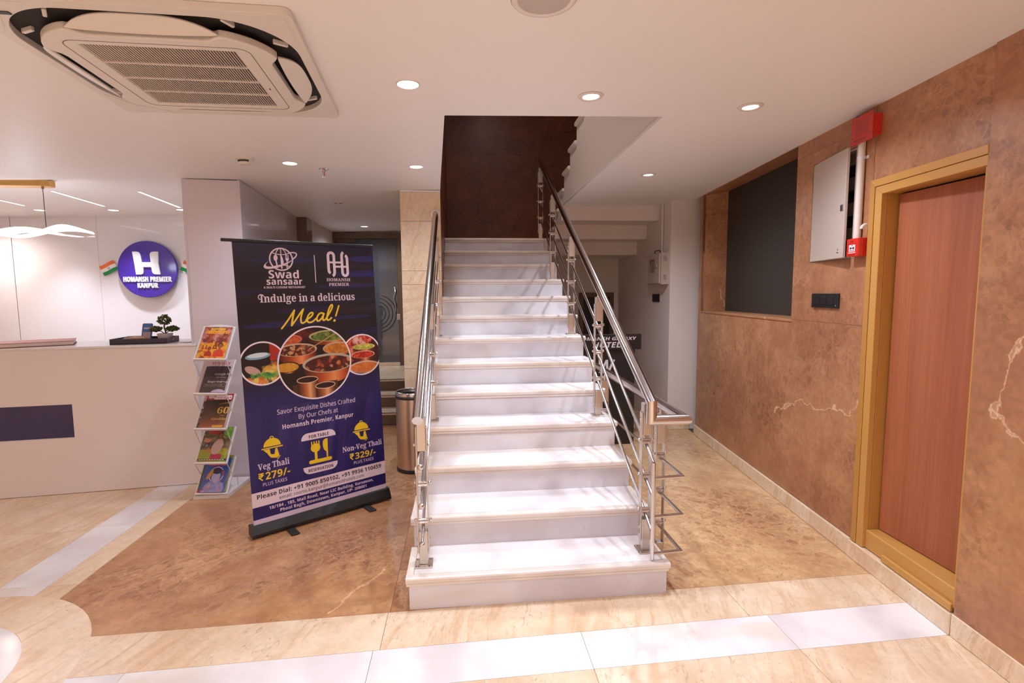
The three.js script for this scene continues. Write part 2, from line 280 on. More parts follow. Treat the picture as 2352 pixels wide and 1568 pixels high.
for (const [a, b, o] of [[xC, -1.45, 0.3], [-1.45, -0.505, 0], [-0.505, 0.375, 0.51], [0.375, 1.245, 0.93], [1.245, 1.98, 1.4]]) paving('white_slab', b > 1.9 ? [[a, zB(a)], [wallX(zB(2)) - 0.008, zB(2)], [wallX(zC(2)) - 0.008, zC(2)], [a, zC(a)]] : cell(a, b, zB, zC), M.white, 0, o, o);
for (const [a, b, o] of [[xC, -1.4, 0.6], [-1.4, -0.505, 0.2], [-0.505, 0.375, 1.1], [0.375, 1.245, 0.45], [1.245, 1.95, 1.3]]) {
  const b2 = b > 1.9; paving('travertine_slab', b2 ? [[a, zC(a)], [wallX(zC(2)) - 0.008, zC(2)], [wallX(1.6) - 0.008, 1.6], [a, 1.6]] : cell(a, b, zC, k_(1.6)), M.trav, 0, o, o);
}
paving('travertine_slab', [[xC, 1.6], [wallX(1.6) - 0.008, 1.6], [wallX(3.7) - 0.008, 3.7], [xC, 3.7]], M.trav, 0, 0.7, 0.3);
paving('travertine_slab', [[xC, 3.7], [wallX(3.7) - 0.008, 3.7], [wallX(6) - 0.008, 6], [xC, 6]], M.trav, 0, 0.2, 0.9);
for (const [a, b, o] of [[-0.405, zA(xB), 0.2], [-2.05, -0.405, 0.5]]) { paving('travertine_slab', [[xB, a], [xA, a], [xA, b], [xB, b]], M.trav, 0, o, o * 2.3); paving('white_slab', [[xC, a], [xB, a], [xB, b], [xC, b]], M.white, 0, o, o); }
for (const [x0, x1, z0, z1, o] of [[-3.4, xC, -1.045, 0.6, 0.1], [-3.4, xC, -2.6, -1.045, 0.77], [-6, -3.4, -1.5, 0.6, 1.2], [-6, -3.4, -3.9, -1.5, 0.4], [-3.4, xC, -3.9, -2.6, 0.2], [-6, xC, 0.6, 6, 0.9]]) paving('travertine_slab', [[x0, z0], [x1, z0], [x1, z1], [x0, z1]], M.trav, 0, o, o * 0.6);
paving('travertine_slab', [[xC, -3.9], [xA, -3.9], [xA, -2.05], [xC, -2.05]], M.trav, 0, 0.3, 0.3);
{ // the round inlay where the bands cross: a white disc inside a travertine ring of four pieces
  for (let q = 0; q < 4; q++) { const a0 = q * 90 + 0.15, a1 = q * 90 + 89.85, pts = []; for (let i = 0; i <= 14; i++) { const a = (a0 + (a1 - a0) * i / 14) * Math.PI / 180; pts.push([MC[0] + 0.695 * Math.cos(a), MC[1] + 0.695 * Math.sin(a)]); } for (let i = 14; i >= 0; i--) { const a = (a0 + (a1 - a0) * i / 14) * Math.PI / 180; pts.push([MC[0] + 0.4685 * Math.cos(a), MC[1] + 0.4685 * Math.sin(a)]); } paving('ring_slab', pts, M.trav, 0.0006, q * 0.4, q * 0.3, 0); }
  paving('disc_slab', circle(0.467, MC[0], MC[1], 64), M.white, 0.0006, 0.2, 0.2, 0);
}

// ceilings
const ceiling = structure('ceiling');
part('plaster', slab([[-6.1, 6.1], [wallX(6.1) + 0.01, 6.1], [wallX(-2.94) + 0.01, -2.94], [2.2, -2.94], [2.2, -3.285], [0.985, -3.285], [0.961, -0.421], [-0.189, -0.432], [-0.265, -1.923], [-0.285, -2.36], [-0.285, -5.5], [-2.1, -5.5], [-2.1, -1.9], [-6.1, -1.9]], CEIL, CEIL + 0.02, TILT), M.ceiling, ceiling);
part('counter_recess_plaster', slab([[-6.1, -1.9], [-2.1, -1.9], [-2.1, -3.95], [-6.1, -3.95]], CEIL + 0.03, CEIL + 0.13, TILT), M.ceiling, ceiling);

// right wall, built in the wall's own frame: x along the wall towards the viewer, y up, z into the room
const wallRight = structure('wall_right'); wallRight.position.set(...onWall(0)); wallRight.rotation.y = WT;
const wtop = 2.42;
const wp = (name, geo, o = 0) => part(name, metres(geo, WALLW, WALLH, 2.95 + o, 0), M.wall, wallRight);
part('masonry', span(-2.96, 5, -0.05, 0.1, -0.3, -0.02), M.paint, wallRight);
part('masonry', span(-2.96, -0.45, 0.1, 1.26, -0.3, -0.02), M.paint, wallRight);
part('masonry', span(-1.14, -1.02, 1.26, 2.5, -0.3, -0.02), M.paint, wallRight);
part('masonry', span(-0.53, -0.45, 1.26, 2.5, -0.3, -0.02), M.paint, wallRight);
part('masonry', span(-0.45, 0.28, 2.06, 2.5, -0.3, -0.02), M.paint, wallRight);
part('masonry', span(0.28, 5, 0.1, 2.5, -0.3, -0.02), M.paint, wallRight);
part('masonry', span(-2.96, 0.27, -0.05, 2.475, -0.42, -0.31), M.blackMatt, wallRight);
const R = (a, b, c, d) => [[a, c], [b, c], [b, d], [a, d]];
const e = 0.0012;
wp('marble_panel', plate(R(-2.95, -1.52 - e / 2, 0.1, 1.2787), -0.02, 0));
wp('marble_panel', plate(R(-1.52 + e / 2, -0.431, 0.1, 1.2787), -0.02, 0), 0);
wp('marble_panel', plate(R(-2.95, -2.862, 1.28, wtop), -0.02, 0), 0.1);
wp('marble_panel', plate(R(-1.172, -0.431, 1.28, 2.3195), -0.02, 0, [R(-0.985, -0.562, 1.645, 2.244)]), 0.05);
wp('marble_panel', plate(R(-1.172, -0.431, 2.321, wtop + 0.06), -0.02, 0), 0.3);
wp('marble_panel', plate(R(-0.428, 0.238, 2.034, wtop + 0.06), -0.02, 0), 0.6);
wp('marble_panel', plate(R(0.2395, 1.45, 0.1, wtop + 0.06), -0.02, 0.012), 0);
wp('marble_panel', plate(R(1.453, 5, 0.1, wtop + 0.06), -0.02, 0.012), 0.2);
// recess with a dark closing board
wp('recess_return', span(-2.884, -2.862, 1.28, 2.47, -0.26, 0), 0.7);
wp('recess_return', span(-1.172, -1.15, 1.28, 2.47, -0.26, -0.021), 0.7);
wp('recess_soffit', along([[0.004, 2.407], [0.004, 2.43], [-0.26, 2.475], [-0.26, 2.447]], -2.87, -1.16), 0.2); part('masonry', span(-2.96, -1.02, 2.476, 2.6, -0.42, -0.02), M.paint, wallRight); part('masonry', span(-1.02, 5, 2.48, 2.6, -0.42, -0.02), M.paint, wallRight); part('masonry', span(0.27, 5, -0.05, 2.6, -0.42, -0.301), M.paint, wallRight);
part('recess_sill', metres(rspan(-2.87, -1.165, 1.262, 1.28, -0.26, 0.006, 0.004), WALLW, WALLH, 0.5), M.wall, wallRight, 'thin pale sill');
part('recess_board', span(-2.86, -1.17, 1.28, 2.455, -0.262, -0.237), M.panelDark, wallRight, 'dark matt closing board');
// distribution board hole lining
part('hole_lining', [span(-0.985, -0.562, 1.63, 1.645, -0.12, -0.02), span(-0.985, -0.562, 2.244, 2.26, -0.12, -0.02), span(-1.0, -0.985, 1.63, 2.26, -0.12, -0.02), span(-0.562, -0.547, 1.63, 2.26, -0.12, -0.02), span(-1.0, -0.547, 1.63, 2.26, -0.14, -0.12)], M.panelDark, wallRight);

const base = structure('baseboard_right'); base.position.set(...onWall(0)); base.rotation.y = WT;
for (const [a, b] of [[-2.95, -2.38], [-2.38, -1.3], [-1.3, -0.447], [0.232, 1.5], [1.5, 3.2], [3.2, 4.6]]) part('skirting_piece', stone(rspan(a + 0.001, b - 0.001, 0.001, 0.1, 0, 0.018, 0.004), 1.8, 1.8, a, a * 0.7), M.trav, base);
part('door_ledge', stone(rspan(-0.446, 0.231, 0.001, 0.096, -0.1, 0.022, 0.004), 1.8, 1.8, 0.4, 0.2), M.trav, base, 'veined ledge under the door frame');

// door in the right wall
const door = structure('door_1'); door.position.set(...onWall(0)); door.rotation.y = WT;
part('dark_gap', span(-0.37, 0.29, 0.1, 2.0, -0.16, -0.12), M.blackMatt, door);
const arch = (pts, t0, t1, mat = M.yellow, n = 'architrave') => part(n, plate(pts, t0, t1, [], 0.003), mat, door);
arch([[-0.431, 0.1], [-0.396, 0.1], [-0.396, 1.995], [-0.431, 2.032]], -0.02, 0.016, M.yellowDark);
arch([[-0.394, 0.1], [-0.346, 0.1], [-0.346, 1.952], [-0.394, 1.993]], -0.02, 0.012);
arch([[-0.431, 2.032], [-0.396, 1.995], [0.24, 1.995], [0.24, 2.032]], -0.02, 0.016, M.yellow, 'head_moulding');
arch([[-0.394, 1.993], [-0.346, 1.952], [0.24, 1.952], [0.24, 1.993]], -0.02, 0.012, M.yellow, 'head_moulding');
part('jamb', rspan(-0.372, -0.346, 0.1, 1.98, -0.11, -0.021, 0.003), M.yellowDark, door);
part('jamb', rspan(0.222, 0.245, 0.12, 1.98, -0.11, 0.004, 0.003), M.yellow, door);
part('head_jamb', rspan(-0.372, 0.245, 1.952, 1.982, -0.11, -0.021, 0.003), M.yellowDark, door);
part('threshold', [rspan(-0.346, 0.222, 0.1, 0.2, -0.11, -0.004, 0.006), rspan(-0.2, 0.222, 0.1, 0.135, -0.004, 0.014, 0.004)], M.yellow, door);
{ const leaf = part('leaf', metres(rspan(-0.34, 0.24, 0.205, 1.945, -0.105, -0.07, 0.002), 0.8, 2.1, 0.35, 0), M.veneer, door, 'reddish wood veneer door leaf'); leaf.geometry.translate(0.342, 0, 0.07); leaf.position.set(-0.342, 0, -0.07); leaf.rotation.y = 0.075; leaf.rotation.z = -0.004;
  const knob = part('knob', [new THREE.LatheGeometry([[0.001, 0], [0.022, 0], [0.022, 0.006], [0.01, 0.01], [0.009, 0.026], [0.021, 0.036], [0.024, 0.046], [0.018, 0.056], [0.001, 0.058]].map((p) => new THREE.Vector2(...p)), 24).rotateX(Math.PI / 2).translate(0.519, 0.965, 0)], M.steel, leaf, 'round steel door knob'); void knob; }

// plaster wall beside and behind the stairs
const wallRecess = structure('wall_recess');
part('plaster_pier', span(2.06, 2.62, 0, 2.5, -4.95, -2.932), M.paint, wallRecess);
part('back_plaster', span(-0.3, 2.1, 0, 1.93, -4.92, -4.72), M.paint, wallRecess);
part('skirting_piece', metres(rspan(2.064, 2.305, 0.001, 0.09, -2.934, -2.918, 0.003), 1.8, 1.8, 0.3, 0.4), M.trav, wallRecess);
const door2 = structure('door_2');
part('frame', plate([[1.5, 0], [1.56, 0], [1.56, 1.41], [1.93, 1.41], [1.93, 0], [1.99, 0], [1.99, 1.47], [1.5, 1.47]], -4.72, -4.69, [], 0.003), M.darkBrown, door2);
part('leaf', rspan(1.56, 1.93, 0.005, 1.41, -4.72, -4.705, 0.003), M.black, door2);

// stairwell lined with dark polished stone
const shaft = structure('wall_stairwell');
for (const [a, b, c, d, o] of [[-0.3, 0.9, 2.08, 3.3, 0], [0.9, 2.1, 2.08, 3.3, 0.9], [-0.3, 0.9, 3.3, 4.6, 1.6], [0.9, 2.1, 3.3, 4.6, 0.4]]) part('dark_panel', metres(span(a + e / 2, b - e / 2, c, d - e, -4.79, -4.75), 2.4, 2.4, o, o), M.darkStone, shaft);
part('masonry', span(-0.34, 2.62, 1.9, 4.7, -4.95, -4.79), M.paint, shaft);
for (const [a, b, o] of [[-4.75, -3.5, 0.2], [-3.5, -2.37, 1.1]]) part('dark_panel', metres(span(-0.33, -0.285, 1.3, 4.6, a, b - e), 2.4, 2.4, o, 0.3), M.darkStone, shaft);
part('masonry', span(-0.40, -0.29, 2.38, 4.6, -2.37, -0.3), M.paint, shaft);
part('masonry', span(-0.4, 2.07, 2.42, 4.6, -0.415, -0.3), M.paint, shaft);
part('masonry', span(2.06, 2.62, 2.5, 4.6, -4.75, -0.42), M.paint, shaft);
part('masonry', span(-0.5, 2.7, 4.6, 4.7, -4.95, -0.3), M.paint, shaft);

// travertine pier on the left of the stairs, and the passage behind it
const pier = structure('wall_pier');
part('masonry', span(-0.614, -0.325, 0, ceilY(-0.63), -5.4, -2.36), M.paint, pier);
for (const [a, b, o] of [[0, 0.8, 0.2], [0.8, 1.55, 0.9], [1.55, 1.67, 1.5], [1.67, 2.1, 0.6], [2.1, 2.35, 1.2]]) part('travertine_panel', stone(rspan(-0.634, -0.286, a + 0.001, b - 0.001, -2.362, -2.34, 0.002), 1.8, 1.8, o, o, b - a > 0.5), M.trav, pier);
part('plaster_band', span(-0.634, -0.286, 2.35, ceilY(-0.6), -2.362, -2.338), M.ceiling, pier);
part('travertine_panel', metres(span(-0.636, -0.614, 0, 2.35, -3.4, -2.363), 1.8, 1.8, 0.4, 0.1), M.trav, pier);
part('stone_panel', metres(span(-0.636, -0.614, 0, 2.35, -5.3, -3.402), 2.4, 2.4, 0.4, 0.1), M.darkStone, pier);
const passage = structure('wall_passage');
part('masonry', span(-2.5, -0.6, 0, 2.5, -5.5, -5.3), M.paint, passage);
for (const [a, b, c, d, o] of [[-2.1, -1.945, 0.3, ceilY(-2) - 0.005, 0.2], [-0.94, -0.62, 0.3, ceilY(-0.9) - 0.005, 0.8]]) part('brown_panel', metres(span(a, b, c, d, -5.31, -5.285), 2.4, 2.4, o, o), M.darkBrown, passage);
part('masonry', slab([[-1.87, -3.9], [-1.9, -5.4], [-2.3, -5.4], [-2.3, -3.9]], 0, 2.4), M.paint, passage);
part('brown_panel', metres(slab([[-1.955, -3.86], [-1.852, -3.86], [-1.868, -4.12], [-1.97, -4.12]], 0, ceilY(-1.9) - 0.004), 2.4, 2.4, 0.3, 0.2), phys([0.20, 0.13, 0.085], 0.3, { clearcoat: 0.4 }), passage);
{ const steps = structure('passage_steps');
  for (let k = 0; k < 3; k++) {
    const z = -3.52 - 0.28 * k, y0 = 0.145 * k, y1 = 0.145 * (k + 1), zb = k === 2 ? -5.29 : z - 0.28;
    part('riser', metres(span(-1.86, -0.64, y0, y1 - 0.032, z - 0.02, z), 2.4, 2.4, k, 0.3), M.darkBrown, steps);
    part('tread', metres(rspan(-1.86, -0.64, y1 - 0.032, y1, zb, z + 0.02, 0.006), 1.8, 1.8, k * 0.4, 0.2), M.trav, steps);
    part('nosing_strip', rspan(-1.86, -0.64, y1 - 0.014, y1 + 0.003, z + 0.012, z + 0.026, 0.003), M.steelDark, steps, 'grey metal nosing strip');
    part('step_core', span(-1.86, -0.64, 0, y1 - 0.033, zb + 0.001, z - 0.021), M.grout, steps);
  } }
{ const d3 = structure('door_3');     // glass door at the end of the passage
  part('frame', plate([[-1.935, 0.436], [-1.87, 0.436], [-1.87, 2.252], [-1.01, 2.252], [-1.01, 0.436], [-0.945, 0.436], [-0.945, 2.33], [-1.935, 2.33]], -5.285, -5.24, [], 0.004), M.darkBrown, d3);
  part('threshold', rspan(-1.87, -1.01, 0.436, 0.482, -5.285, -5.245, 0.004), M.trav, d3);
  part('glass', rspan(-1.866, -1.014, 0.486, 2.248, -5.28, -5.268, 0.002), M.glassDark, d3);
  part('rail', rspan(-1.866, -1.6, 2.2, 2.248, -5.268, -5.262, 0.002), M.darkBrown, d3);
  part('lock', rspan(-1.04, -0.99, 1.1, 1.18, -5.268, -5.236, 0.004), M.brushed, d3);
  const arcs = []; for (const r of [0.12, 0.17, 0.22, 0.27]) arcs.push(new THREE.TorusGeometry(r, 0.007, 6, 40, Math.PI * 0.86).scale(1, 1, 0.15).rotateZ(-Math.PI * 0.43).translate(-1.32, 1.19, -5.2675));
  part('etched_arcs', arcs, std([0.028, 0.028, 0.03], 0.6), d3, 'dark curved lines etched on the glass');
  const c = new THREE.CatmullRomCurve3([V(-1.062, 1.565, -5.262), V(-1.05, 1.5, -5.22), V(-1.07, 1.4, -5.215), V(-1.045, 1.29, -5.215), V(-1.064, 1.21, -5.262)]);
  part('handle', new THREE.TubeGeometry(c, 32, 0.009, 10), M.brushed, d3, 'wavy metal pull handle');
}

// clad column at the end of the counter
const col = structure('wall_column');
part('masonry', slab([[-2.15, -1.885], [-1.8, -1.925], [-1.965, -3.86], [-2.28, -3.86]], 0, ceilY(-2.17)), M.paint, col);
{ const A = [-2.17, -1.862], B = [-1.79, -1.91], C = [-1.872, -2.83], D = [-1.958, -3.805];
  const strip = (p, q, w, h) => { const dx = q[0] - p[0], dz = q[1] - p[1], L = Math.hypot(dx, dz), nx = dz / L * w, nz = -dx / L * w; return slab([[p[0] + dx / L * e, p[1] + dz / L * e], [q[0] - dx / L * e, q[1] - dz / L * e], [q[0] - dx / L * e + nx, q[1] - dz / L * e + nz], [p[0] + dx / L * e + nx, p[1] + dz / L * e + nz]], 0, h); };
  part('cladding_panel', strip(A, B, 0.02, ceilY(-2.17) - 0.003), M.cladding, col);
  part('cladding_panel', strip(B, C, 0.02, ceilY(-1.9) - 0.003), M.cladding, col);
  part('cladding_panel', strip(C, D, 0.02, ceilY(-1.95) - 0.003), M.cladding, col);
  part('cladding_panel', slab([[-2.19, -1.865], [-2.17, -1.865], [-2.3, -3.85], [-2.32, -3.85]], 0, ceilY(-2.3) + 0.02), M.cladding, col);
}
// wall behind the counter: glossy white boards
const wallBack = structure('wall_back');
part('masonry', span(-6.1, -2.2, 0, 2.5, -4.1, -3.875), M.paint, wallBack);
for (const [a, b] of [[-6, -4.95], [-4.944, -4.08], [-4.079, -2.26]]) part('wall_board', rspan(a + 0.0005, b - 0.0005, 0.002, ceilY(-5) + 0.06, -3.875, -3.85, 0.001), M.wallWhite, wallBack);
const wallLeft = structure('wall_left'); part('plaster', span(-6.2, -6, 0, 2.5, -4.1, 6.1), M.paint, wallLeft);
const wallFront = structure('wall_front'); part('plaster', span(-6.2, 2.9, 0, 2.6, 6, 6.2), M.paint, wallFront);

// ------------------------------------------------------------------ the stairs
const TR = 0.292, RI = 0.16, SL = -0.381, SR = 0.857, OV = 0.0145;
const stairs = thing('staircase', 'white marble staircase with beige nosings climbing up through the ceiling opening', 'staircase');
{ const carcass = (k0, k1, x0) => {            // stepped body under the treads from step k0 to k1
    const pts = [];
    for (let k = k0; k <= k1; k++) { pts.push([-(k - 1) * TR - 0.021, k === k0 ? Math.max(0, -0.62 - (-(k - 1) * TR) > 0 ? ((k - 1) * TR - 0.62) * 0.643 : 0) : (k - 1) * RI - 0.0445], [-(k - 1) * TR - 0.021, k * RI - 0.0445]); }
    const ze = k1 === 13 ? -4.72 : -k1 * TR - 0.0205; pts.push([ze, k1 * RI - 0.0445], [ze, k1 === 13 ? 1.93 : (-ze - 0.62) * 0.643]);
    if (k1 === 13) pts.push([-3.62, 1.93]); else pts.push([-0.62, 0]);
    part('carcass', along(pts, x0, SR - 0.006), M.paint, stairs); };
  carcass(1, 8, SL + 0.006); carcass(9, 13, -0.283);
  part('landing_slab', span(SR - 0.005, 2.058, 1.93, 2.08, -4.72, -4.001), M.paint, stairs);
  for (let k = 1; k <= 13; k++) {
    const z = -(k - 1) * TR, y = k * RI, deep = k >= 9, xl = deep ? -0.284 : SL, ovl = deep ? 0 : OV;
    part('riser', stone(span(xl, SR, (k - 1) * RI + 0.0005, y - 0.0445, z - 0.02, z), 1.6, 1.6, k * 0.37, k * 0.11), M.riser, stairs);
    const zb = k === 13 ? -4.72 : z - TR - 0.0002;
    part('tread', stone(span(deep ? xl : SL - OV + 0.036, SR + OV - 0.036, y - 0.044, y, zb, z + OV - 0.037), 1.6, 1.6, k * 0.23, k * 0.31), M.white, stairs);
    const xf = deep ? xl : SL - OV;
    const front = along([[z + OV - 0.0355, y - 0.03], [z + OV - 0.005, y - 0.03], [z + OV, y - 0.024], [z + OV, y - 0.01], [z + OV - 0.003, y - 0.004], [z + OV - 0.01, y], [z + OV - 0.0355, y]], xf, SR + OV);
    const lip = rspan(xf + 0.001, SR + OV - 0.006, y - 0.0445, y - 0.0305, z + OV - 0.035, z + OV - 0.006, 0.004);
    const side = (x0, x1) => rspan(x0, x1, y - 0.044, y, zb, z + OV - 0.036, 0.004);
    const bits = [front, lip, side(SR + OV - 0.0347, SR + OV)]; if (!deep) bits.push(side(SL - OV, SL - OV + 0.0347));
    part('nosing', stone(merge(bits), 1.6, 1.6, k * 0.5, k * 0.2), M.nosing, stairs); void ovl;
  }
}
const upper = thing('upper_staircase', 'upper staircase flight turning back above the ceiling opening with white plastered side', 'staircase');
{ const x0 = 0.972, x1 = 2.058, z0 = -4.0, pts = [[z0, 1.93]];
  for (let k = 1; k <= 11; k++) { pts.push([z0 + (k - 1) * TR, 2.08 + k * RI - 0.04]); pts.push([z0 + k * TR, 2.08 + k * RI - 0.04]); }
  pts.push([-0.425, 2.08 + 11 * RI - 0.04], [-0.425, 2.4125], [-3.26, 2.4125], [-3.26, 2.247], [-3.63, 2.247], [-3.63, 2.087], [-3.97, 2.087], [-3.97, 1.93]);
  part('plastered_flight', along(pts, x0, x1), M.paint, upper);
  for (let k = 1; k <= 11; k++) { const z = z0 + (k - 1) * TR, y = 2.08 + k * RI; part('tread', stone(rspan(x0 - 0.022, x1, y - 0.04, y, z - 0.022, z + TR - 0.001, 0.014), 1.6, 1.6, k * 0.4, k * 0.2), M.nosing, upper); }
}

// ------------------------------------------------------------------ railings
function post(parent, x, y, z, top, pins, { plateBase = true, hTop = 0.16, hBase = 0.17 } = {}) {
  const w = 0.042, bz = 0.036, bt = 0.006;
  if (plateBase) { const p = part('base_plate', rspan(x - 0.042, x + 0.042, y, y + 0.007, z - 0.042, z + 0.048, 0.002), M.brushed, parent);
    for (const [a, b] of [[-1, -1], [1, -1], [-1, 1], [1, 1]]) part('screw', new THREE.SphereGeometry(0.008, 10, 6, 0, 6.3, 0, 1.57).scale(1, 0.6, 1).translate(x + a * 0.031, y + 0.007, z + 0.003 + b * 0.034), M.steelDark, p); }
  part('lower_stub', rspan(x - w / 2, x + w / 2, y + 0.007, y + hBase, z - w / 2, z + w / 2, 0.003), M.brushed, parent);
  part('upper_stub', rspan(x - w / 2, x + w / 2, top - hTop, top, z - w / 2, z + w / 2, 0.003), M.brushed, parent);
  part('upper_stub_pin', [cyl(0.013, 0.012, x, top + 0.005, z, 16, 0.009), cyl(0.007, 0.04, x, top + 0.028, z, 12)], M.steel, parent);
  for (const s of [-1, 1]) {
    const xx = x + s * (w / 2 + bt / 2 + 0.0005);
    const bar = part('flat_bar', rspan(xx - bt / 2, xx + bt / 2, y + 0.06, top - 0.045, z - bz / 2, z + bz / 2, 0.0015), M.brushed, parent);
    for (const yy of [y + 0.085, y + 0.125, top - 0.075, top - 0.115]) part('bolt', ball(0.0085, 0, 0, 0, 10).scale(0.6, 1, 1).translate(xx + s * bt / 2, yy, z), M.steel, bar);
  }
  for (const py of pins) part('cross_pin', [rod([x - 0.034, py + 0.01, z], [x + 0.034, py + 0.01, z], 0.0055, 12), rod([x - 0.022, py - 0.004, z], [x + 0.022, py - 0.004, z], 0.0095, 14), ball(0.009, x - 0.034, py + 0.01, z, 10), ball(0.009, x + 0.034, py + 0.01, z, 10)], M.steel, parent);
}
const RR = 0.0255;
{ // left railing
  const r = thing('stair_railing', 'shiny steel stair railing on the left ending at the travertine pier', 'railing');
  const x = -0.318, s = 0.553, yr = (z) => 0.888 + s * (-0.03 - z);
  part('handrail', pipe([[-0.327, yr(-0.03), -0.03], [-0.33, yr(-2.335), -2.335]], RR), M.steel, r, 'thick round steel handrail');
  part('wall_flange', [rod([-0.33, yr(-2.33), -2.34], [-0.33, yr(-2.33) , -2.328], 0.04, 24)], M.brushed, r);
  for (const [k, z] of [[1, -0.115], [4, -1.045], [7, -1.925]]) { const y = k * RI; post(r, x, y, z, yr(z) - 0.05, [yr(z) - 0.192, yr(z) - 0.377, yr(z) - 0.562]); }
  for (const dy of [0.192, 0.377, 0.562]) { const y = (z) => yr(z) - dy - 0.012; part('bar', rod([x, y(-0.02), -0.02], [x, y(-2.335), -2.335], 0.0075), M.steel, r); part('ball_end', ball(0.0145, x, y(-0.015), -0.015, 18), M.steel, r); }
}
{ // right railing
  const r = thing('stair_railing', 'shiny steel stair railing on the right running up into the stairwell', 'railing');
  const x = 0.79, s = 0.563, yr = (z) => 0.937 + s * (-0.05 - z);
  part('handrail', pipe([[x, yr(-3.62), -3.62], [x - 0.003, yr(-0.05), -0.05], [x - 0.003, 0.852, -0.05], [0.955, 0.852, -0.05], [0.955, 0.88, -1.76]], RR), M.steel, r, 'thick round steel handrail');
  for (const [k, z] of [[1, -0.13], [4, -1.05], [7, -1.915], [10, -2.79], [13, -3.58]]) { const y = k * RI; post(r, x, y, z, yr(z) - 0.062, [yr(z) - 0.257, yr(z) - 0.432, yr(z) - 0.612], { plateBase: k < 13 }); }
  const ys = [0.257, 0.432, 0.612];
  for (const dy of ys) { const y = (z) => yr(z) - dy - 0.012; const end = dy === 0.257 ? -0.02 : -0.028; part('bar', rod([x, y(-3.6), -3.6], [x, y(end), end], 0.0085), M.steel, r); }
  part('end_rod', pipe([[x, 0.166, -0.02], [x, yr(-0.02) - 0.269, -0.02]], 0.0095, 16), M.steel, r);
}
{ // guard rail along the floor; its top rail is the turned end of the right handrail
  const r = thing('guard_railing', 'level steel guard posts and square ended bars on the floor right of the stairs', 'railing');
  for (const z of [-0.33, -1.42]) post(r, 0.942, 0, z, 0.815, [0.585, 0.392, 0.205], { hTop: 0.16, hBase: 0.1 });
  for (const y of [0.574, 0.381, 0.194]) part('bar', pipe([[0.942, y, -1.7], [0.942, y, -0.035], [0.797, y, -0.021]], 0.0085, 14), M.steel, r);
}

// ------------------------------------------------------------------ ceiling fittings
function spot(parent, y, intensity, angle, pen, color = LIGHT) {
  const l = new THREE.SpotLight(color, intensity, 0, angle, pen, 2); l.name = 'lamp_light'; l.position.set(0, y, 0); l.target.position.set(0, y - 1, 0); l.shadow.radius = 2; l.shadow.mapSize.set(512, 512); l.shadow.bias = -0.002;
  parent.add(l, l.target); l.target.name = 'lamp_target';
}
const ringGeo = new THREE.LatheGeometry([[0.046, 0.012], [0.046, -0.002], [0.048, -0.003], [0.051, -0.003], [0.053, -0.001], [0.053, 0.0], [0.046, 0.012]].map((p) => new THREE.Vector2(...p)), 32);
const lensGeo = new THREE.LatheGeometry([[0.0005, -0.0025], [0.02, -0.0022], [0.0455, 0], [0.0455, 0.004], [0.0005, 0.004]].map((p) => new THREE.Vector2(...p)), 28);
const gimbal = new THREE.LatheGeometry([[0.039, 0.01], [0.039, -0.003], [0.043, -0.006], [0.058, -0.004], [0.061, 0], [0.039, 0.01]].map((p) => new THREE.Vector2(...p)), 36);
function downlight(x, z, label, { ring = false, power = SPOT, up = 0, group, angle = 1.4, color = LIGHT } = {}) {
  const t = thing('ceiling_downlight', label, 'downlight', [x, ceilY(x) + up, z], 0, group);
  t.rotation.z = TILT;
  part('trim_ring', ring ? gimbal : ringGeo, M.acWhite, t); part('lens', ring ? lensGeo.clone().scale(0.84, 1, 0.84) : lensGeo, M.lamp, t, 'glowing round lens');
  spot(t, -0.014, power, angle, 1, color); return t;
}
downlight(-0.334, -0.044, 'bright round downlight nearest the camera in front of the stair opening', { power: SPOT * 1.15 });
downlight(0.501, -0.15, 'ringed round downlight in front of the stair opening, middle of its row', { ring: true });
downlight(1.354, -0.261, 'ringed round downlight near the red wall box, rightmost of its row', { ring: true, power: SPOT * 1.4 });
downlight(-1.26, -1.412, 'bright round downlight between the smoke detector and sprinkler');
downlight(-0.422, -1.51, 'bright round downlight just left of the stair opening above the travertine pier');
downlight(1.379, -1.767, 'ringed round downlight right of the stair opening over the floor passage', { ring: true, power: SPOT * 2.2 });
downlight(-1.364, -4.727, 'small distant round downlight in front of the glass passage door', { power: SPOT * 1.4 });
downlight(-4.33, -3.43, 'round downlight over the counter wall nearest the pendant cable', { power: ALCOVE, up: 0.03, angle: 0.72 });
downlight(-3.66, -3.47, 'round downlight over the counter wall above the round sign', { power: ALCOVE, up: 0.03, angle: 0.72 });
downlight(-3.0, -3.47, 'round downlight over the counter wall hidden behind the column', { power: ALCOVE, up: 0.03, angle: 0.72 });
for (const [x, z, p] of [[-5.0, -3.43, 0.7], [-1.7, 1.5, 0.1], [-0.2, 1.35, 0.22], [1.1, 1.2, 0.25], [-3.9, -0.2, 0.2], [-4.8, 1.2, 0.4], [-2.4, 3.2, 1.5], [-0.6, 3.3, 1.25], [0.9, 3.2, 1.4], [-4.4, 2.8, 1.4], [-1.5, 4.9, 1.5], [0.6, 4.9, 1.6], [-3.6, 4.9, 1.5]])
  downlight(x, z, 'round ceiling downlight in the part of the lobby outside the picture', { power: SPOT_BACK * p, color: x < -1.5 ? WARM : LIGHT, group: 'downlights outside the picture' });
{ const t = thing('added_stairwell_lamp', 'round ceiling lamp added high in the stairwell, unseen above the picture', 'lamp', [0.35, 4.595, -2.2]);  // unseen lamp, added to brighten the dark stairwell and upper flight
  part('base', cyl(0.16, 0.02, 0, -0.01, 0, 32), M.acWhite, t); part('diffuser', new THREE.SphereGeometry(0.14, 28, 10, 0, 6.2832, Math.PI / 2, Math.PI / 2).scale(1, 0.45, 1).translate(0, -0.02, 0), M.lamp, t);
  spot(t, -0.1, STAIRWELL, 1.45, 1, WARM); }

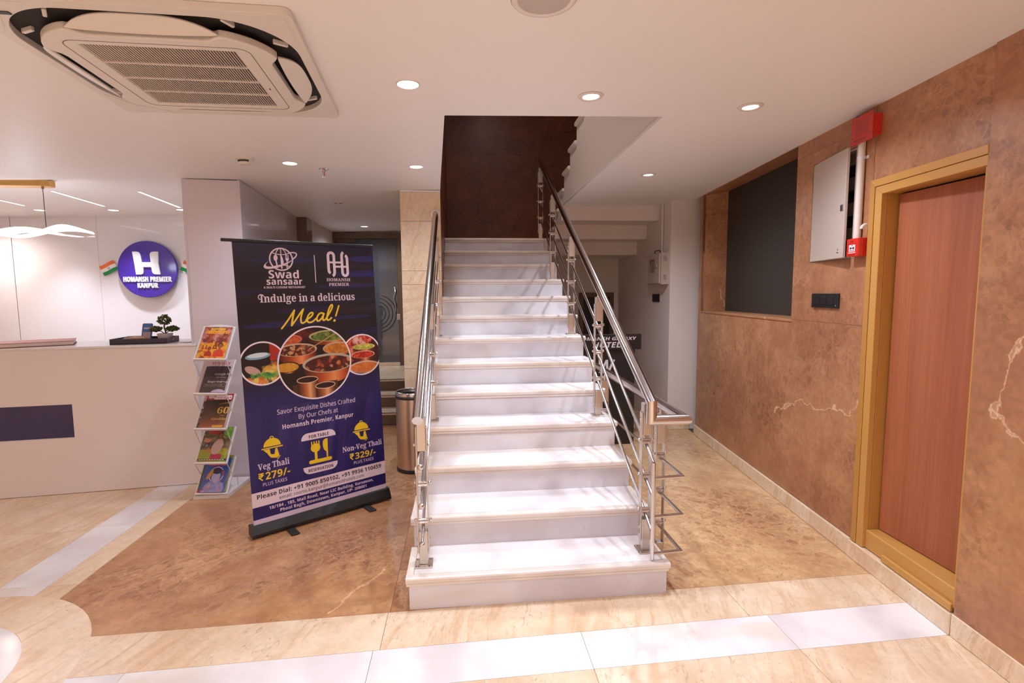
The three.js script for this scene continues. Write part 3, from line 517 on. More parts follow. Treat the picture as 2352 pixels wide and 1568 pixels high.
for (const [a, b, label] of [[[-4.21, -2.4], [-4.26, -3.15], 'leftmost glowing linear strip light recessed over the counter'], [[-3.51, -2.46], [-3.59, -3.22], 'middle glowing linear strip light recessed over the counter'], [[-2.85, -2.5], [-2.94, -3.32], 'glowing linear strip light recessed beside the column, rightmost of three']]) {
  const mx = (a[0] + b[0]) / 2, mz = (a[1] + b[1]) / 2, L = Math.hypot(b[0] - a[0], b[1] - a[1]), t = thing('linear_ceiling_light', label, 'strip light', [mx, ceilY(mx) + 0.03, mz], Math.atan2(a[0] - b[0], a[1] - b[1]));
  part('channel', [span(-0.016, -0.0125, -0.003, 0.01, -L / 2, L / 2), span(0.0125, 0.016, -0.003, 0.01, -L / 2, L / 2), span(-0.016, 0.016, -0.003, 0.01, -L / 2 - 0.003, -L / 2), span(-0.016, 0.016, -0.003, 0.01, L / 2, L / 2 + 0.003)], M.acWhite, t);
  part('diffuser', rspan(-0.0125, 0.0125, -0.004, 0.004, -L / 2, L / 2, 0.003), M.lamp, t, 'glowing diffuser');
  const l = new THREE.RectAreaLight(LIGHT, STRIP, 0.025, L); l.name = 'lamp_light'; l.position.set(0, -0.012, 0); l.rotation.x = -Math.PI / 2; t.add(l);
}

{ // ceiling cassette air conditioner
  const t = thing('ceiling_air_conditioner', 'square white ceiling cassette air conditioner with slatted intake grille', 'air conditioner', [-1.15, ceilY(-1.15), 0.1]);
  t.rotation.set(0, 0.07, TILT);
  const flat = (pts, y0, y1, holes, b = 0.0015) => plate(pts, 0, y1 - y0, holes, b).rotateX(Math.PI / 2).translate(0, y1, 0);   // outline in x, z; y1 top
  const hole = rrect(0.884, 0.884, 0.25, 0, 0, 16);
  part('outer_panel', flat(rrect(0.955, 0.975, 0.03), -0.024, 0.0, [hole]), M.acWhite, t);
  for (const [sx, sz] of [[1, 1], [1, -1], [-1, 1], [-1, -1]]) part('corner_cover', plate([[0.27, 0.466], [0.456, 0.466], [0.456, 0.27], [0.432, 0.30], [0.388, 0.388], [0.30, 0.432]].map(([a, b]) => [sx * a, sz * b]), 0, 0.0016, [], 0.0004).rotateX(Math.PI / 2).translate(0, -0.0238, 0), M.acWhite, t);
  part('outlet_slot', flat(rrect(0.883, 0.883, 0.25, 0, 0, 16), -0.003, 0.0), M.blackMatt, t, 'dark air outlet slot');
  const body = []; for (const [x, z] of (() => { const q = []; for (const [sx, sz, a0] of [[1, -1, -90], [1, 1, 0], [-1, 1, 90], [-1, -1, 180]]) { for (let i = 0; i <= 16; i++) { const a = (a0 + 90 * i / 16) * Math.PI / 180; q.push([sx * 0.165 + 0.215 * Math.cos(a), sz * 0.165 + 0.215 * Math.sin(a)]); } for (let i = 1; i < 30; i++) { const u = 0.165 - 0.33 * i / 30; q.push(sx > 0 && sz < 0 ? [0.38, -u] : sx > 0 ? [u, 0.38] : sz > 0 ? [-0.38, u] : [-u, -0.38]); } } return q; })()) { const ax = Math.abs(x), az = Math.abs(z), w = 0.042 * sm(0.235, 0.17, Math.min(ax, az)); body.push(ax > az ? [x - Math.sign(x) * w, z] : [x, z - Math.sign(z) * w]); }
  const gx = 0.243, gz = 0.268; part('intake_panel', flat(body, -0.052, -0.024, [[[-gx, -gz], [gx, -gz], [gx, gz], [-gx, gz]]], 0.005), M.acWhite, t); part('inner_core', span(-0.3, 0.3, -0.0245, -0.003, -0.3, 0.3), M.blackMatt, t);
  part('panel_seam', flat(rrect(0.585, 0.60, 0.045), -0.0525, -0.0518, [rrect(0.579, 0.594, 0.043)], 0), std([0.20, 0.13, 0.11], 0.8), t);
  for (let k = 0; k < 4; k++) {
    const o = []; for (let i = 0; i <= 24; i++) { const u = i / 24 * 2 - 1; o.push([0.225 * u, 0.038 - 0.060 * Math.pow(Math.abs(u), 3.2)]); } for (let i = 23; i > 0; i--) { const u = i / 24 * 2 - 1; o.push([0.225 * u, -0.034 + 0.008 * u * u]); }
    part('flap', plate(o, -0.004, 0.004, [], 0.0025).rotateX(Math.PI / 2).rotateX(-0.42).translate(0, -0.034, 0.392).rotateY(k * Math.PI / 2), M.acWhite, t);
    for (const sd of [-1, 1]) part('corner_vane', rbox(0.012, 0.016, 0.05, 0.003).rotateY(-sd * 0.5).translate(sd * 0.262, -0.011, 0.392).rotateY(k * Math.PI / 2), M.acWhite, t);
  }
  const sl = []; for (let i = 0; i < 52; i++) { const x = -gx + (i + 0.5) * 2 * gx / 52; sl.push(box(0.0042, 0.015, 2 * gz, 0, 0, 0).rotateZ(0.5).translate(x, -0.043, 0)); }
  part('intake_slats', merge(sl), std([0.55, 0.47, 0.41], 0.5), t).userData.kind = 'stuff';
  for (const z of [-0.134, 0, 0.134]) part('grille_bar', span(-gx, gx, -0.0522, -0.045, z - 0.003, z + 0.003), M.acWhite, t);
  part('filter', span(-gx, gx, -0.03, -0.026, -gz, gz), std([0.035, 0.025, 0.022], 0.9), t);
  part('receiver_window', rspan(-0.395, -0.35, -0.0275, -0.024, 0.39, 0.41, 0.002), M.black, t);
  part('maker_mark', box(0.004, 0.001, 0.016, 0.266, -0.0525, -0.06), M.black, t);
}
{ const t = thing('ceiling_speaker', 'round white ceiling speaker cut by the top edge of the picture', 'speaker', [0.152, ceilY(0.152), 0.64]); t.rotation.z = TILT;
  part('rim', new THREE.LatheGeometry([[0.082, -0.004], [0.09, -0.007], [0.1, -0.006], [0.105, 0], [0.082, 0]].map((p) => new THREE.Vector2(...p)), 48), M.acWhite, t);
  part('grille', new THREE.LatheGeometry([[0.0005, -0.005], [0.04, -0.0055], [0.083, -0.0045], [0.083, 0], [0.0005, 0]].map((p) => new THREE.Vector2(...p)), 48), std([0.52, 0.47, 0.44], 0.7), t);
  part('badge', rbox(0.03, 0.002, 0.008, 0.001, 0, -0.006, 0.03), M.steelDark, t); }
{ const t = thing('smoke_detector', 'small white round smoke detector with a dark slit on the ceiling', 'smoke detector', [-1.5, ceilY(-1.5), -1.267]); t.rotation.z = TILT;
  part('base', cyl(0.056, 0.016, 0, -0.008, 0, 32, 0.06), M.acWhite, t); part('head', cyl(0.032, 0.03, 0.004, -0.03, 0, 28, 0.045), M.acWhite, t); part('slit', new THREE.CylinderGeometry(0.0455, 0.042, 0.01, 28, 1, false, -0.9, 1.8).translate(0.004, -0.026, 0.0005), M.black, t); }
{ const t = thing('fire_sprinkler', 'pendent fire sprinkler with round chrome plate on the ceiling', 'sprinkler', [-1.077, ceilY(-1.077), -1.573]); t.rotation.z = TILT;
  part('escutcheon', cyl(0.026, 0.008, 0, -0.004, 0, 28, 0.034), M.steel, t); part('frame_arm', [rod([-0.012, -0.008, 0], [-0.008, -0.055, 0], 0.003, 8), rod([0.012, -0.008, 0], [0.008, -0.055, 0], 0.003, 8), cyl(0.009, 0.012, 0, -0.014, 0, 12)], M.steel, t); part('bulb', cyl(0.003, 0.03, 0, -0.034, 0, 10), M.red, t); part('deflector', cyl(0.018, 0.003, 0, -0.057, 0, 20), M.steel, t); }
{ const t = thing('ceiling_sensor', 'tiny grey rectangular sensor plate on the ceiling of the passage', 'sensor', [-1.288, ceilY(-1.288), -2.932]); t.rotation.z = TILT;
  part('plate', rspan(-0.05, 0.05, -0.006, 0, -0.022, 0.022, 0.002), M.acWhite, t); part('window', [cyl(0.012, 0.004, -0.022, -0.008, 0, 16), cyl(0.012, 0.004, 0.022, -0.008, 0, 16)], M.steelDark, t); }
{ // pendant lamp over the counter
  const t = thing('pendant_lamp', 'glowing wavy ribbon pendant lamp hanging from a gold canopy', 'pendant lamp', [-3.3, 0, -2.05]);
  const cy = ceilY(-3.7) + 0.03;
  part('canopy', plate([[-1.2, -0.05], [0.03, -0.05], [0.085, -0.03], [0.085, 0.03], [0.03, 0.05], [-1.2, 0.05]], -0.045, 0).rotateX(Math.PI / 2).translate(0, cy - 0.045 , 0), M.gold, t, 'long gold metal canopy');
  for (const x of [-0.86, 0.015]) part('cable', rod([x, cy - 0.05, 0], [x, 2.0, 0], 0.0022, 8), M.blackMatt, t);
  for (const x of [-0.6, -0.36, 0.015]) part('cable_grip', cyl(0.008, 0.016, x, cy - 0.052, 0, 12), M.steelDark, t);
  const ribbon = (ph, amp, off, w, z0) => { const pos = [], uv = [], idx = [], N = 90; for (let i = 0; i <= N; i++) { const x = -1.3 + 1.68 * i / N, taper = sm(0, 0.1, i / N) * (0.35 + 0.65 * sm(1, 0.86, i / N)); const yc = 1.955 + off + amp * Math.sin(x * 8.1 + ph) * (0.6 + 0.4 * Math.sin(x * 3 + 1)), tw = x * 5.2 + ph, hh = w * taper * (0.65 + 0.35 * Math.sin(x * 4 + ph)); for (const s of [-1, 1]) { pos.push(x, yc + s * hh * Math.cos(tw * 0.4), z0 + s * hh * 1.2 * Math.sin(tw) + 0.04 * Math.sin(x * 4 + ph)); uv.push(i / N, s); } } for (let i = 0; i < N; i++) { const a = 2 * i; idx.push(a, a + 1, a + 2, a + 1, a + 3, a + 2); } const g = new THREE.BufferGeometry(); g.setAttribute('position', new THREE.Float32BufferAttribute(pos, 3)); g.setAttribute('uv', new THREE.Float32BufferAttribute(uv, 2)); g.setIndex(idx); g.computeVertexNormals();
    const b = g.clone(); const p = b.attributes.position, n = b.attributes.normal; for (let i = 0; i < p.count; i++) p.setXYZ(i, p.getX(i) - 0.006 * n.getX(i), p.getY(i) - 0.006 * n.getY(i), p.getZ(i) - 0.006 * n.getZ(i)); b.setIndex(b.index.array.slice().reverse ? Array.from(b.index.array).reverse() : b.index); b.computeVertexNormals(); return merge([g, b]); };
  part('ribbon', ribbon(0.2, 0.036, 0.0, 0.027, 0), M.ribbon, t, 'glowing white acrylic ribbon');
  part('ribbon', ribbon(2.1, 0.028, -0.01, 0.022, 0.05), M.ribbon, t, 'glowing white acrylic ribbon');
  for (const x of [-0.8, -0.1]) { const l = new THREE.PointLight(LIGHT, CHANDELIER, 0, 2); l.name = 'lamp_light'; l.position.set(x, 1.87, 0.02); l.shadow.radius = 3; t.add(l); }
}
// ------------------------------------------------------------------ reception counter and what stands on it
const CT = 0.1244, CO = [-2.15, 0, -1.835];
const onCounter = (x, y, z) => [CO[0] + Math.cos(CT) * x + Math.sin(CT) * z, y, CO[2] - Math.sin(CT) * x + Math.cos(CT) * z];
{ const t = thing('reception_counter', 'long pinkish white reception counter with a dark navy inset panel', 'counter', CO, CT);
  part('front_panel', plate(R(-3.7, 0, 0.004, 1.082), -0.03, 0, [R(-2.1, -0.842, 0.425, 0.675)]), M.desk, t);
  part('inset_panel', rspan(-2.11, -0.83, 0.415, 0.685, -0.05, -0.018, 0.002), M.navy, t, 'dark navy inset panel');
  part('end_panel', rspan(-0.03, 0, 0.004, 1.082, -0.5, -0.031, 0.002), M.desk, t);
  part('counter_top', rspan(-3.7, 0.004, 1.0825, 1.1, -0.52, 0.004, 0.003), M.deskTop, t);
}
{ const t = thing('ledger_book', 'large register book with dusty pink cover lying on the counter', 'book', onCounter(-1.16, 1.1005, -0.2), CT + 0.42);
  part('pages', rspan(-0.235, 0.235, 0.004, 0.03, -0.15, 0.15, 0.002), std([0.72, 0.60, 0.55], 0.7), t, 'cream page block');
  const c = std([0.55, 0.26, 0.24], 0.55); part('cover', rspan(-0.24, 0.24, 0.03, 0.034, -0.155, 0.155, 0.0015), c, t); part('cover', rspan(-0.24, 0.24, 0, 0.004, -0.155, 0.155, 0.0015), std([0.24, 0.05, 0.05], 0.55), t, 'dark red back cover'); part('spine', rspan(-0.244, -0.24, 0, 0.034, -0.155, 0.155, 0.0015), c, t); }
const trayAt = (x, y, z) => onCounter(-0.415 + x, 1.1 + y, -0.2 + z);
{ const t = thing('desk_tray', 'shallow dark navy tray on the counter holding a stand and a bonsai', 'tray', trayAt(0, 0.0005, 0), CT + 0.02), m = std([0.035, 0.025, 0.045], 0.4);
  part('tray_floor', rspan(-0.19, 0.19, 0, 0.008, -0.13, 0.13, 0.003), m, t);
  part('tray_rim', plate(rrect(0.384, 0.264, 0.012), 0.008, 0.042, [rrect(0.37, 0.25, 0.008)]).rotateX(-Math.PI / 2), m, t);
  part('handle_notch', rspan(0.1921, 0.1935, 0.018, 0.032, -0.02, 0.03, 0.0005), std([0.30, 0.18, 0.14], 0.5), t); }
{ const t = thing('payment_stand', 'small blue payment stand with a blank pale square in the tray', 'card stand', trayAt(-0.005, 0.0095, -0.02), CT - 0.1);
  const face = part('panel', plate(rrect(0.075, 0.145, 0.01, 0, 0.0725), 0, 0.004).rotateX(-0.3), std([0.03, 0.05, 0.22], 0.4), t);
  part('face_print', plate(rrect(0.066, 0.135, 0.006, 0, 0.0725), 0.004, 0.0046).rotateX(-0.3), std([0.06, 0.14, 0.45], 0.4), face);
  part('blank_square', plate(rrect(0.056, 0.066, 0.003, 0, 0.042), 0.0046, 0.0052).rotateX(-0.3), std([0.5, 0.36, 0.34], 0.5), face, 'blank pale square');
  part('name_band', plate(rrect(0.05, 0.012, 0.002, 0, 0.105), 0.0046, 0.0052).rotateX(-0.3), std([0.6, 0.42, 0.42], 0.5), face);
  part('foot', rspan(-0.035, 0.035, 0, 0.012, -0.03, 0.04, 0.003), std([0.03, 0.035, 0.12], 0.4), t); }
{ const t = thing('note_box', 'small cream and tan note box in front of the blue stand', 'box', trayAt(-0.02, 0.0095, 0.075), CT + 0.05);
  part('carton', rspan(-0.05, 0.05, 0, 0.04, -0.02, 0.02, 0.002), std([0.62, 0.36, 0.20], 0.6), t); part('paper_stack', rspan(-0.032, 0.03, 0.0402, 0.045, -0.018, 0.018, 0.001), std([0.75, 0.62, 0.48], 0.7), t); }
{ const t = thing('document_folder', 'flat grey brown folder leaning in the left half of the tray', 'folder', trayAt(-0.115, 0.0095, -0.02), CT);
  part('board', rbox(0.11, 0.006, 0.16, 0.002).rotateZ(0.02).rotateX(0.2).translate(0, 0.022, 0), std([0.22, 0.14, 0.13], 0.6), t); }
{ const t = thing('bonsai', 'small potted bonsai with three green foliage pads and pink berries', 'plant', trayAt(0.135, 0.0095, -0.01), CT);
  part('pot', new THREE.LatheGeometry([[0.001, 0], [0.043, 0], [0.05, 0.02], [0.056, 0.044], [0.052, 0.044], [0.048, 0.036], [0.001, 0.036]].map((p) => new THREE.Vector2(...p)), 4, Math.PI / 4).scale(1.15, 1.4, 0.85), std([0.70, 0.61, 0.60], 0.5), t, 'pale pink white tapered pot');
  const tk = (pts, r) => new THREE.TubeGeometry(new THREE.CatmullRomCurve3(pts.map((p) => V(...p))), 14, r, 7);
  part('trunk', [tk([[0, 0.035, 0], [0.004, 0.075, 0], [-0.003, 0.105, 0], [0, 0.15, 0]], 0.0055), tk([[0.002, 0.05, 0], [-0.025, 0.078, 0.005], [-0.055, 0.082, 0.006]], 0.0035), tk([[0.002, 0.05, 0], [0.02, 0.075, -0.004], [0.048, 0.083, -0.005]], 0.0035)], std([0.09, 0.045, 0.025], 0.8), t);
  const leaves = [], lm = [[0, 0.168, 0, 0.046, 0.04], [-0.06, 0.098, 0.005, 0.04, 0.02], [0.052, 0.098, -0.004, 0.042, 0.019]], berries = [];
  for (const [cx, cy, cz, rx, ry] of lm) for (let i = 0; i < 230; i++) {
    const a = rnd() * 6.283, b = Math.acos(2 * rnd() - 1), r = 0.65 + 0.4 * rnd(), p = V(cx + rx * r * Math.sin(b) * Math.cos(a), cy + ry * r * Math.cos(b), cz + rx * r * Math.sin(b) * Math.sin(a));
    if (i % 24 === 0) { berries.push(new THREE.IcosahedronGeometry(0.0045, 1).translate(p.x, p.y, p.z)); continue; }
    const g = new THREE.ConeGeometry(0.0065, 0.017, 3).rotateX(rnd() * 6).rotateZ(rnd() * 6).rotateY(rnd() * 6).translate(p.x, p.y, p.z); leaves.push(g); }
  part('foliage', merge(leaves), std([0.085, 0.11, 0.025], 0.7), t, 'dense green foliage').userData.kind = 'stuff'; part('berries', merge(berries), std([0.42, 0.12, 0.09], 0.5), t, 'pink berries').userData.kind = 'stuff'; }
{ const t = thing('desk_device', 'black rounded device standing at the end of the counter beside the column', 'device', onCounter(-0.035, 1.1005, -0.27), CT);
  part('foot', rspan(-0.03, 0.03, 0, 0.012, -0.05, 0.05, 0.004), M.black, t); part('body', rbox(0.05, 0.085, 0.045, 0.018, 0, 0.085, 0, 4), M.black, t); part('neck', rspan(-0.012, 0.016, 0.01, 0.06, -0.012, 0.012, 0.004), M.black, t); }
{ const t = thing('loose_papers', 'small cream papers on the counter right of the tray', 'paper', onCounter(-0.11, 1.1005, -0.12), CT + 0.3);
  part('sheet', rspan(-0.05, 0.05, 0, 0.002, -0.04, 0.04, 0.0008), std([0.80, 0.70, 0.56], 0.8), t); part('sheet', rbox(0.08, 0.002, 0.06, 0.0008, 0.012, 0.0035, 0.005).rotateY(0.0), std([0.78, 0.72, 0.66], 0.8), t); }

// ------------------------------------------------------------------ round sign and flags on the counter wall
{ const t = thing('round_sign', 'round violet blue wall sign with a white letter H and hotel name', 'sign', [-3.55, 1.758, -3.8]);
  part('disc', new THREE.LatheGeometry([[0.0005, -0.015], [0.305, -0.015], [0.31, -0.01], [0.31, 0.008], [0.303, 0.015], [0.0005, 0.015]].map((p) => new THREE.Vector2(...p)), 72).rotateX(Math.PI / 2), phys([0.065, 0.022, 0.36], 0.35, { clearcoat: 0.4, clearcoatRoughness: 0.1 }), t);
  part('standoff', [[-0.2, 0.15], [0.2, 0.15], [-0.2, -0.15], [0.2, -0.15]].map(([x, y]) => rod([x, y, -0.05], [x, y, -0.014], 0.012)), M.steel, t);
  const lm = std([0.88, 0.86, 0.87], 0.5);
  const s = new THREE.Shape(); s.moveTo(-0.135, 0.19); s.lineTo(-0.1, 0.19); s.bezierCurveTo(-0.06, 0.19, -0.055, 0.16, -0.05, 0.12); s.lineTo(-0.045, 0.075); s.lineTo(0.05, 0.075); s.lineTo(0.045, 0.15); s.bezierCurveTo(0.045, 0.18, 0.06, 0.19, 0.09, 0.19); s.lineTo(0.13, 0.19); s.lineTo(0.125, 0.06); s.lineTo(0.135, -0.01); s.lineTo(0.14, -0.055); s.lineTo(0.1, -0.055); s.bezierCurveTo(0.06, -0.055, 0.055, -0.03, 0.055, 0.0); s.lineTo(0.05, 0.025); s.lineTo(-0.035, 0.025); s.lineTo(-0.035, -0.02); s.bezierCurveTo(-0.035, -0.045, -0.05, -0.055, -0.07, -0.055); s.lineTo(-0.11, -0.055); s.lineTo(-0.12, 0.06); s.lineTo(-0.135, 0.19);
  part('letter_h', new THREE.ExtrudeGeometry(s, { depth: 0.014, bevelEnabled: true, bevelSize: 0.002, bevelThickness: 0.002, bevelSegments: 2 }).translate(0, 0, 0.015), lm, t, 'white capital letter H');
  const text = (w, str, size, y) => { const g = new TextGeometry(str, { font: FONT, size, depth: 0.01, curveSegments: 4, bevelEnabled: true, bevelSize: 0.0022, bevelThickness: 0.001, bevelSegments: 1 }); g.computeBoundingBox(); const b = g.boundingBox, f = w / (b.max.x - b.min.x); return g.translate(-(b.min.x + b.max.x) / 2, 0, 0).scale(f, 1, 1).translate(0, y, 0.0155); };
  part('hotel_name', text(0.5, 'HOMANSH PREMIER', 0.052, -0.135), lm, t, 'white lettering HOMANSH PREMIER'); part('town_name', text(0.215, 'KANPUR', 0.05, -0.202), lm, t, 'white lettering KANPUR'); }
{ const t = thing('flag_garland', 'string with two small tricolour paper flags behind the round sign', 'flag', [-3.55, 1.80, -3.838]);
  const tex = canvasTex(192, 128, (g) => { ['#ee7a45', '#f3ece8', '#1c8f4a'].forEach((c, i) => { g.fillStyle = c; g.fillRect(0, i * 42.7, 192, 43); }); g.strokeStyle = '#27348b'; g.lineWidth = 2.5; g.beginPath(); g.arc(96, 64, 15, 0, 7); g.stroke(); for (let i = 0; i < 12; i++) { g.beginPath(); g.moveTo(96, 64); g.lineTo(96 + 15 * Math.cos(i * 0.5236), 64 + 15 * Math.sin(i * 0.5236)); g.lineWidth = 1; g.stroke(); } });
  const fm = std(0xffffff, 0.8, 0, { map: tex });
  const flag = (x, y, a) => { const g = new THREE.BoxGeometry(0.165, 0.115, 0.0012, 14, 1, 1), p = g.attributes.position; for (let i = 0; i < p.count; i++) p.setZ(i, p.getZ(i) + 0.006 * Math.sin(p.getX(i) * 45)); g.computeVertexNormals(); return g.rotateZ(a).translate(x, y, 0.004); };
  part('flag', flag(-0.425, -0.025, 0.46), fm, t); part('flag', flag(0.415, -0.03, -0.46), fm, t);
  part('cord', new THREE.TubeGeometry(new THREE.CatmullRomCurve3([V(-0.75, 0.24, 0), V(-0.42, 0.03, 0), V(0, -0.12, 0), V(0.42, 0.025, 0), V(0.8, 0.24, 0)]), 40, 0.0012, 6), M.rackWhite, t); }

// ------------------------------------------------------------------ magazine rack
const RY = [1.012, 0.765, 0.512, 0.262, 0.035], RX = [-2.052, -1.83], RZ = -1.5, RA = -Math.atan2(0.17, 0.225), RL = Math.hypot(0.17, 0.225);
{ const t = thing('magazine_rack', 'white zigzag wire magazine rack with five sloping shelves', 'magazine rack', [0, 0, 0]);
  t.position.set(-1.941, 0, RZ); const hw = 0.111;
  part('base_board', slab([[-0.12, 0.012], [0.115, 0.008], [0.135, -0.37], [-0.085, -0.37]].map(([x, z]) => [x, z]), 0.001, 0.028), M.rackWhite, t);
  RY.forEach((y, k) => {
    const at = (g) => g.rotateX(RA).rotateZ(-0.03).translate(0.048 * y, y, 0);
    for (const s of [-1, 1]) part('side_rail', at(rbox(0.011, RL, 0.016, 0.002, s * (hw - 0.005), RL / 2, 0)), M.rackWhite, t);
    part('front_lip', at(rbox(2 * hw, 0.013, 0.026, 0.003, 0, 0.0, 0.004)), M.rackWhite, t);
    part('back_bar', at(rbox(2 * hw - 0.02, 0.008, 0.006, 0.002, 0, RL - 0.01, -0.006)), M.rackWhite, t);
    if (k < 4) for (const s of [-1, 1]) part('brace_rod', rod([s * (hw - 0.002) + 0.048 * y, y - 0.006, 0.002], [s * (hw - 0.002) + 0.048 * RY[k + 1] + 0.004, RY[k + 1] + 0.115, -0.087], 0.003, 8), M.rackWhite, t);
    else for (const s of [-1, 1]) part('brace_rod', rod([s * (hw - 0.002), y + 0.205, -0.155], [s * (hw - 0.002), 0.028, -0.19], 0.003, 8), M.rackWhite, t);
  });
  const hd = []; for (let i = 0; i <= 12; i++) { const x = -hw + 0.01 + (2 * hw - 0.02) * i / 12; hd.push([x, RL + 0.012 - 0.02 * ((x / hw) ** 2) + 0.006]); } hd.push([hw - 0.01, RL - 0.05], [-hw + 0.01, RL - 0.05]);
  part('header_plate', plate(hd, -0.004, 0).rotateX(RA).rotateZ(-0.03).translate(0.048 * RY[0], RY[0], 0), M.rackWhite, t); }
function cover(draw) { return canvasTex(288, 384, draw); }
const blot = (g, n, cols, x0, y0, x1, y1, s) => { for (let i = 0; i < n; i++) { g.fillStyle = cols[Math.floor(rnd() * cols.length)]; g.globalAlpha = 0.35 + 0.5 * rnd(); g.beginPath(); g.ellipse(x0 + rnd() * (x1 - x0), y0 + rnd() * (y1 - y0), s * (0.4 + rnd()), s * (0.3 + 0.7 * rnd()), rnd() * 3, 0, 7); g.fill(); } g.globalAlpha = 1; };
const figure = (g, x, y, s, robe, skin, hair) => { g.fillStyle = robe; g.beginPath(); g.moveTo(x - 1.1 * s, y + 2.6 * s); g.quadraticCurveTo(x - s, y + 0.9 * s, x, y + 0.75 * s); g.quadraticCurveTo(x + s, y + 0.9 * s, x + 1.15 * s, y + 2.6 * s); g.fill(); g.fillStyle = skin; g.fillRect(x - 0.2 * s, y + 0.4 * s, 0.4 * s, 0.5 * s); g.fillStyle = hair; g.beginPath(); g.ellipse(x, y - 0.12 * s, 0.52 * s, 0.62 * s, 0, 0, 7); g.fill(); g.fillStyle = skin; g.beginPath(); g.ellipse(x, y, 0.4 * s, 0.54 * s, 0, 0, 7); g.fill(); };
const scribble = (g, x, y, w, h, col, lw) => { g.strokeStyle = col; g.lineWidth = lw; g.beginPath(); g.moveTo(x, y); g.lineTo(x + w, y); g.stroke(); for (let i = 0.04; i < 0.95; i += 0.11) { g.beginPath(); g.moveTo(x + w * (i + 0.05), y); g.lineTo(x + w * (i + 0.05), y + h); g.stroke(); g.beginPath(); g.arc(x + w * i, y + h * 0.5, h * 0.3, rnd() * 3, rnd() * 3 + 4); g.stroke(); } };
function magazine(tier, name, label, cat, w, h, x, lift, tilt, draw) {
  h *= 0.89;
  const t = thing(name, label, cat, [-1.941 + x + 0.048 * RY[tier], RY[tier], RZ]);
  const inner = 0.008 + lift; t.rotation.set(RA, 0, tilt - 0.025, 'XYZ');
  t.position.y += Math.cos(RA) * 0.008 - Math.sin(RA) * inner; t.position.z += Math.sin(RA) * 0.008 + Math.cos(RA) * inner;
  part('pages', box(w, h, 0.004, 0, h / 2, 0.002), std([0.6, 0.52, 0.5], 0.8), t);
  const m = new THREE.MeshPhysicalMaterial({ map: cover(draw), roughness: 0.4, clearcoat: 0.4 });
  const g = box(w + 0.001, h + 0.001, 0.0008, 0, h / 2, 0.0044); part('cover', g, m, t, 'printed front cover');
}
magazine(0, 'magazine', 'magazine with red and yellow cover on the top shelf of the rack', 'magazine', 0.192, 0.295, 0, 0, 0, (g) => { g.fillStyle = '#b0523c'; g.fillRect(0, 0, 288, 384); blot(g, 70, ['#c98a7a', '#8a2f2a', '#d8a090', '#6e2426'], 0, 0, 288, 190, 34); g.fillStyle = '#e2a134'; g.fillRect(0, 200, 288, 184); blot(g, 60, ['#f0b838', '#c9501e', '#e58a26', '#8c2b16'], 0, 200, 288, 384, 26); scribble(g, 70, 18, 150, 22, '#f2c630', 6); scribble(g, 30, 52, 235, 34, '#f0a41e', 9); figure(g, 215, 235, 50, '#d2402a', '#9a5a3a', '#1c120e'); figure(g, 110, 270, 34, '#a82d1c', '#8a4a2c', '#5a1c12'); for (const x of [40, 75, 150, 175]) figure(g, x, 240, 13, '#a83a1c', '#5a2a18', '#3a1810'); });
magazine(1, 'newspaper', 'white newspaper with red heading behind the dark leaflet on the second shelf', 'newspaper', 0.198, 0.305, 0.002, 0, 0, (g) => { g.fillStyle = '#cdb9bd'; g.fillRect(0, 0, 288, 384); g.fillStyle = '#b8303c'; g.font = 'bold 44px serif'; g.textAlign = 'center'; g.fillText('SUNDAY', 170, 62); g.fillStyle = '#39435e'; g.fillRect(60, 78, 200, 4); g.fillStyle = '#8a7d82'; for (let y = 110; y < 380; y += 9) g.fillRect(20, y, 250 - 60 * rnd(), 3); });
magazine(1, 'leaflet', 'dark brown leaflet with white advertising text on the second shelf', 'leaflet', 0.168, 0.235, 0.012, 0.006, 0, (g) => { g.fillStyle = '#4a3a3a'; g.fillRect(0, 0, 288, 384); g.fillStyle = '#3a2c2c'; g.fillRect(0, 0, 288, 150); g.fillStyle = '#cbb9bb'; g.font = '42px sans-serif'; g.fillText('Google N', 120, 130); g.fillStyle = '#9c8a8c'; g.fillRect(150, 160, 110, 8); g.fillStyle = '#d8c8ca'; g.font = 'bold 34px sans-serif'; g.fillText("Magic that's g", 62, 240); g.strokeStyle = '#a08c8e'; g.lineWidth = 3; g.beginPath(); g.roundRect(30, 262, 250, 40, 18); g.stroke(); g.fillStyle = '#9c8a8c'; g.fillRect(48, 278, 200, 7); g.fillStyle = '#bda9c4'; g.beginPath(); g.ellipse(215, 384, 80, 46, 0, 0, 7); g.fill(); });
magazine(2, 'newspaper', 'newspaper with a red banner heading behind the brown magazine on the third shelf', 'newspaper', 0.196, 0.305, 0.002, 0, 0, (g) => { g.fillStyle = '#c2a9a4'; g.fillRect(0, 0, 288, 384); g.fillStyle = '#a81f26'; g.fillRect(18, 6, 270, 84); g.fillStyle = '#d8b9b9'; g.beginPath(); g.ellipse(60, 42, 28, 20, 0, 0, 7); g.fill(); scribble(g, 100, 26, 175, 46, '#ecd8d8', 11); blot(g, 40, ['#3a2a20', '#6a4028', '#1f1812'], 0, 100, 26, 384, 16); });
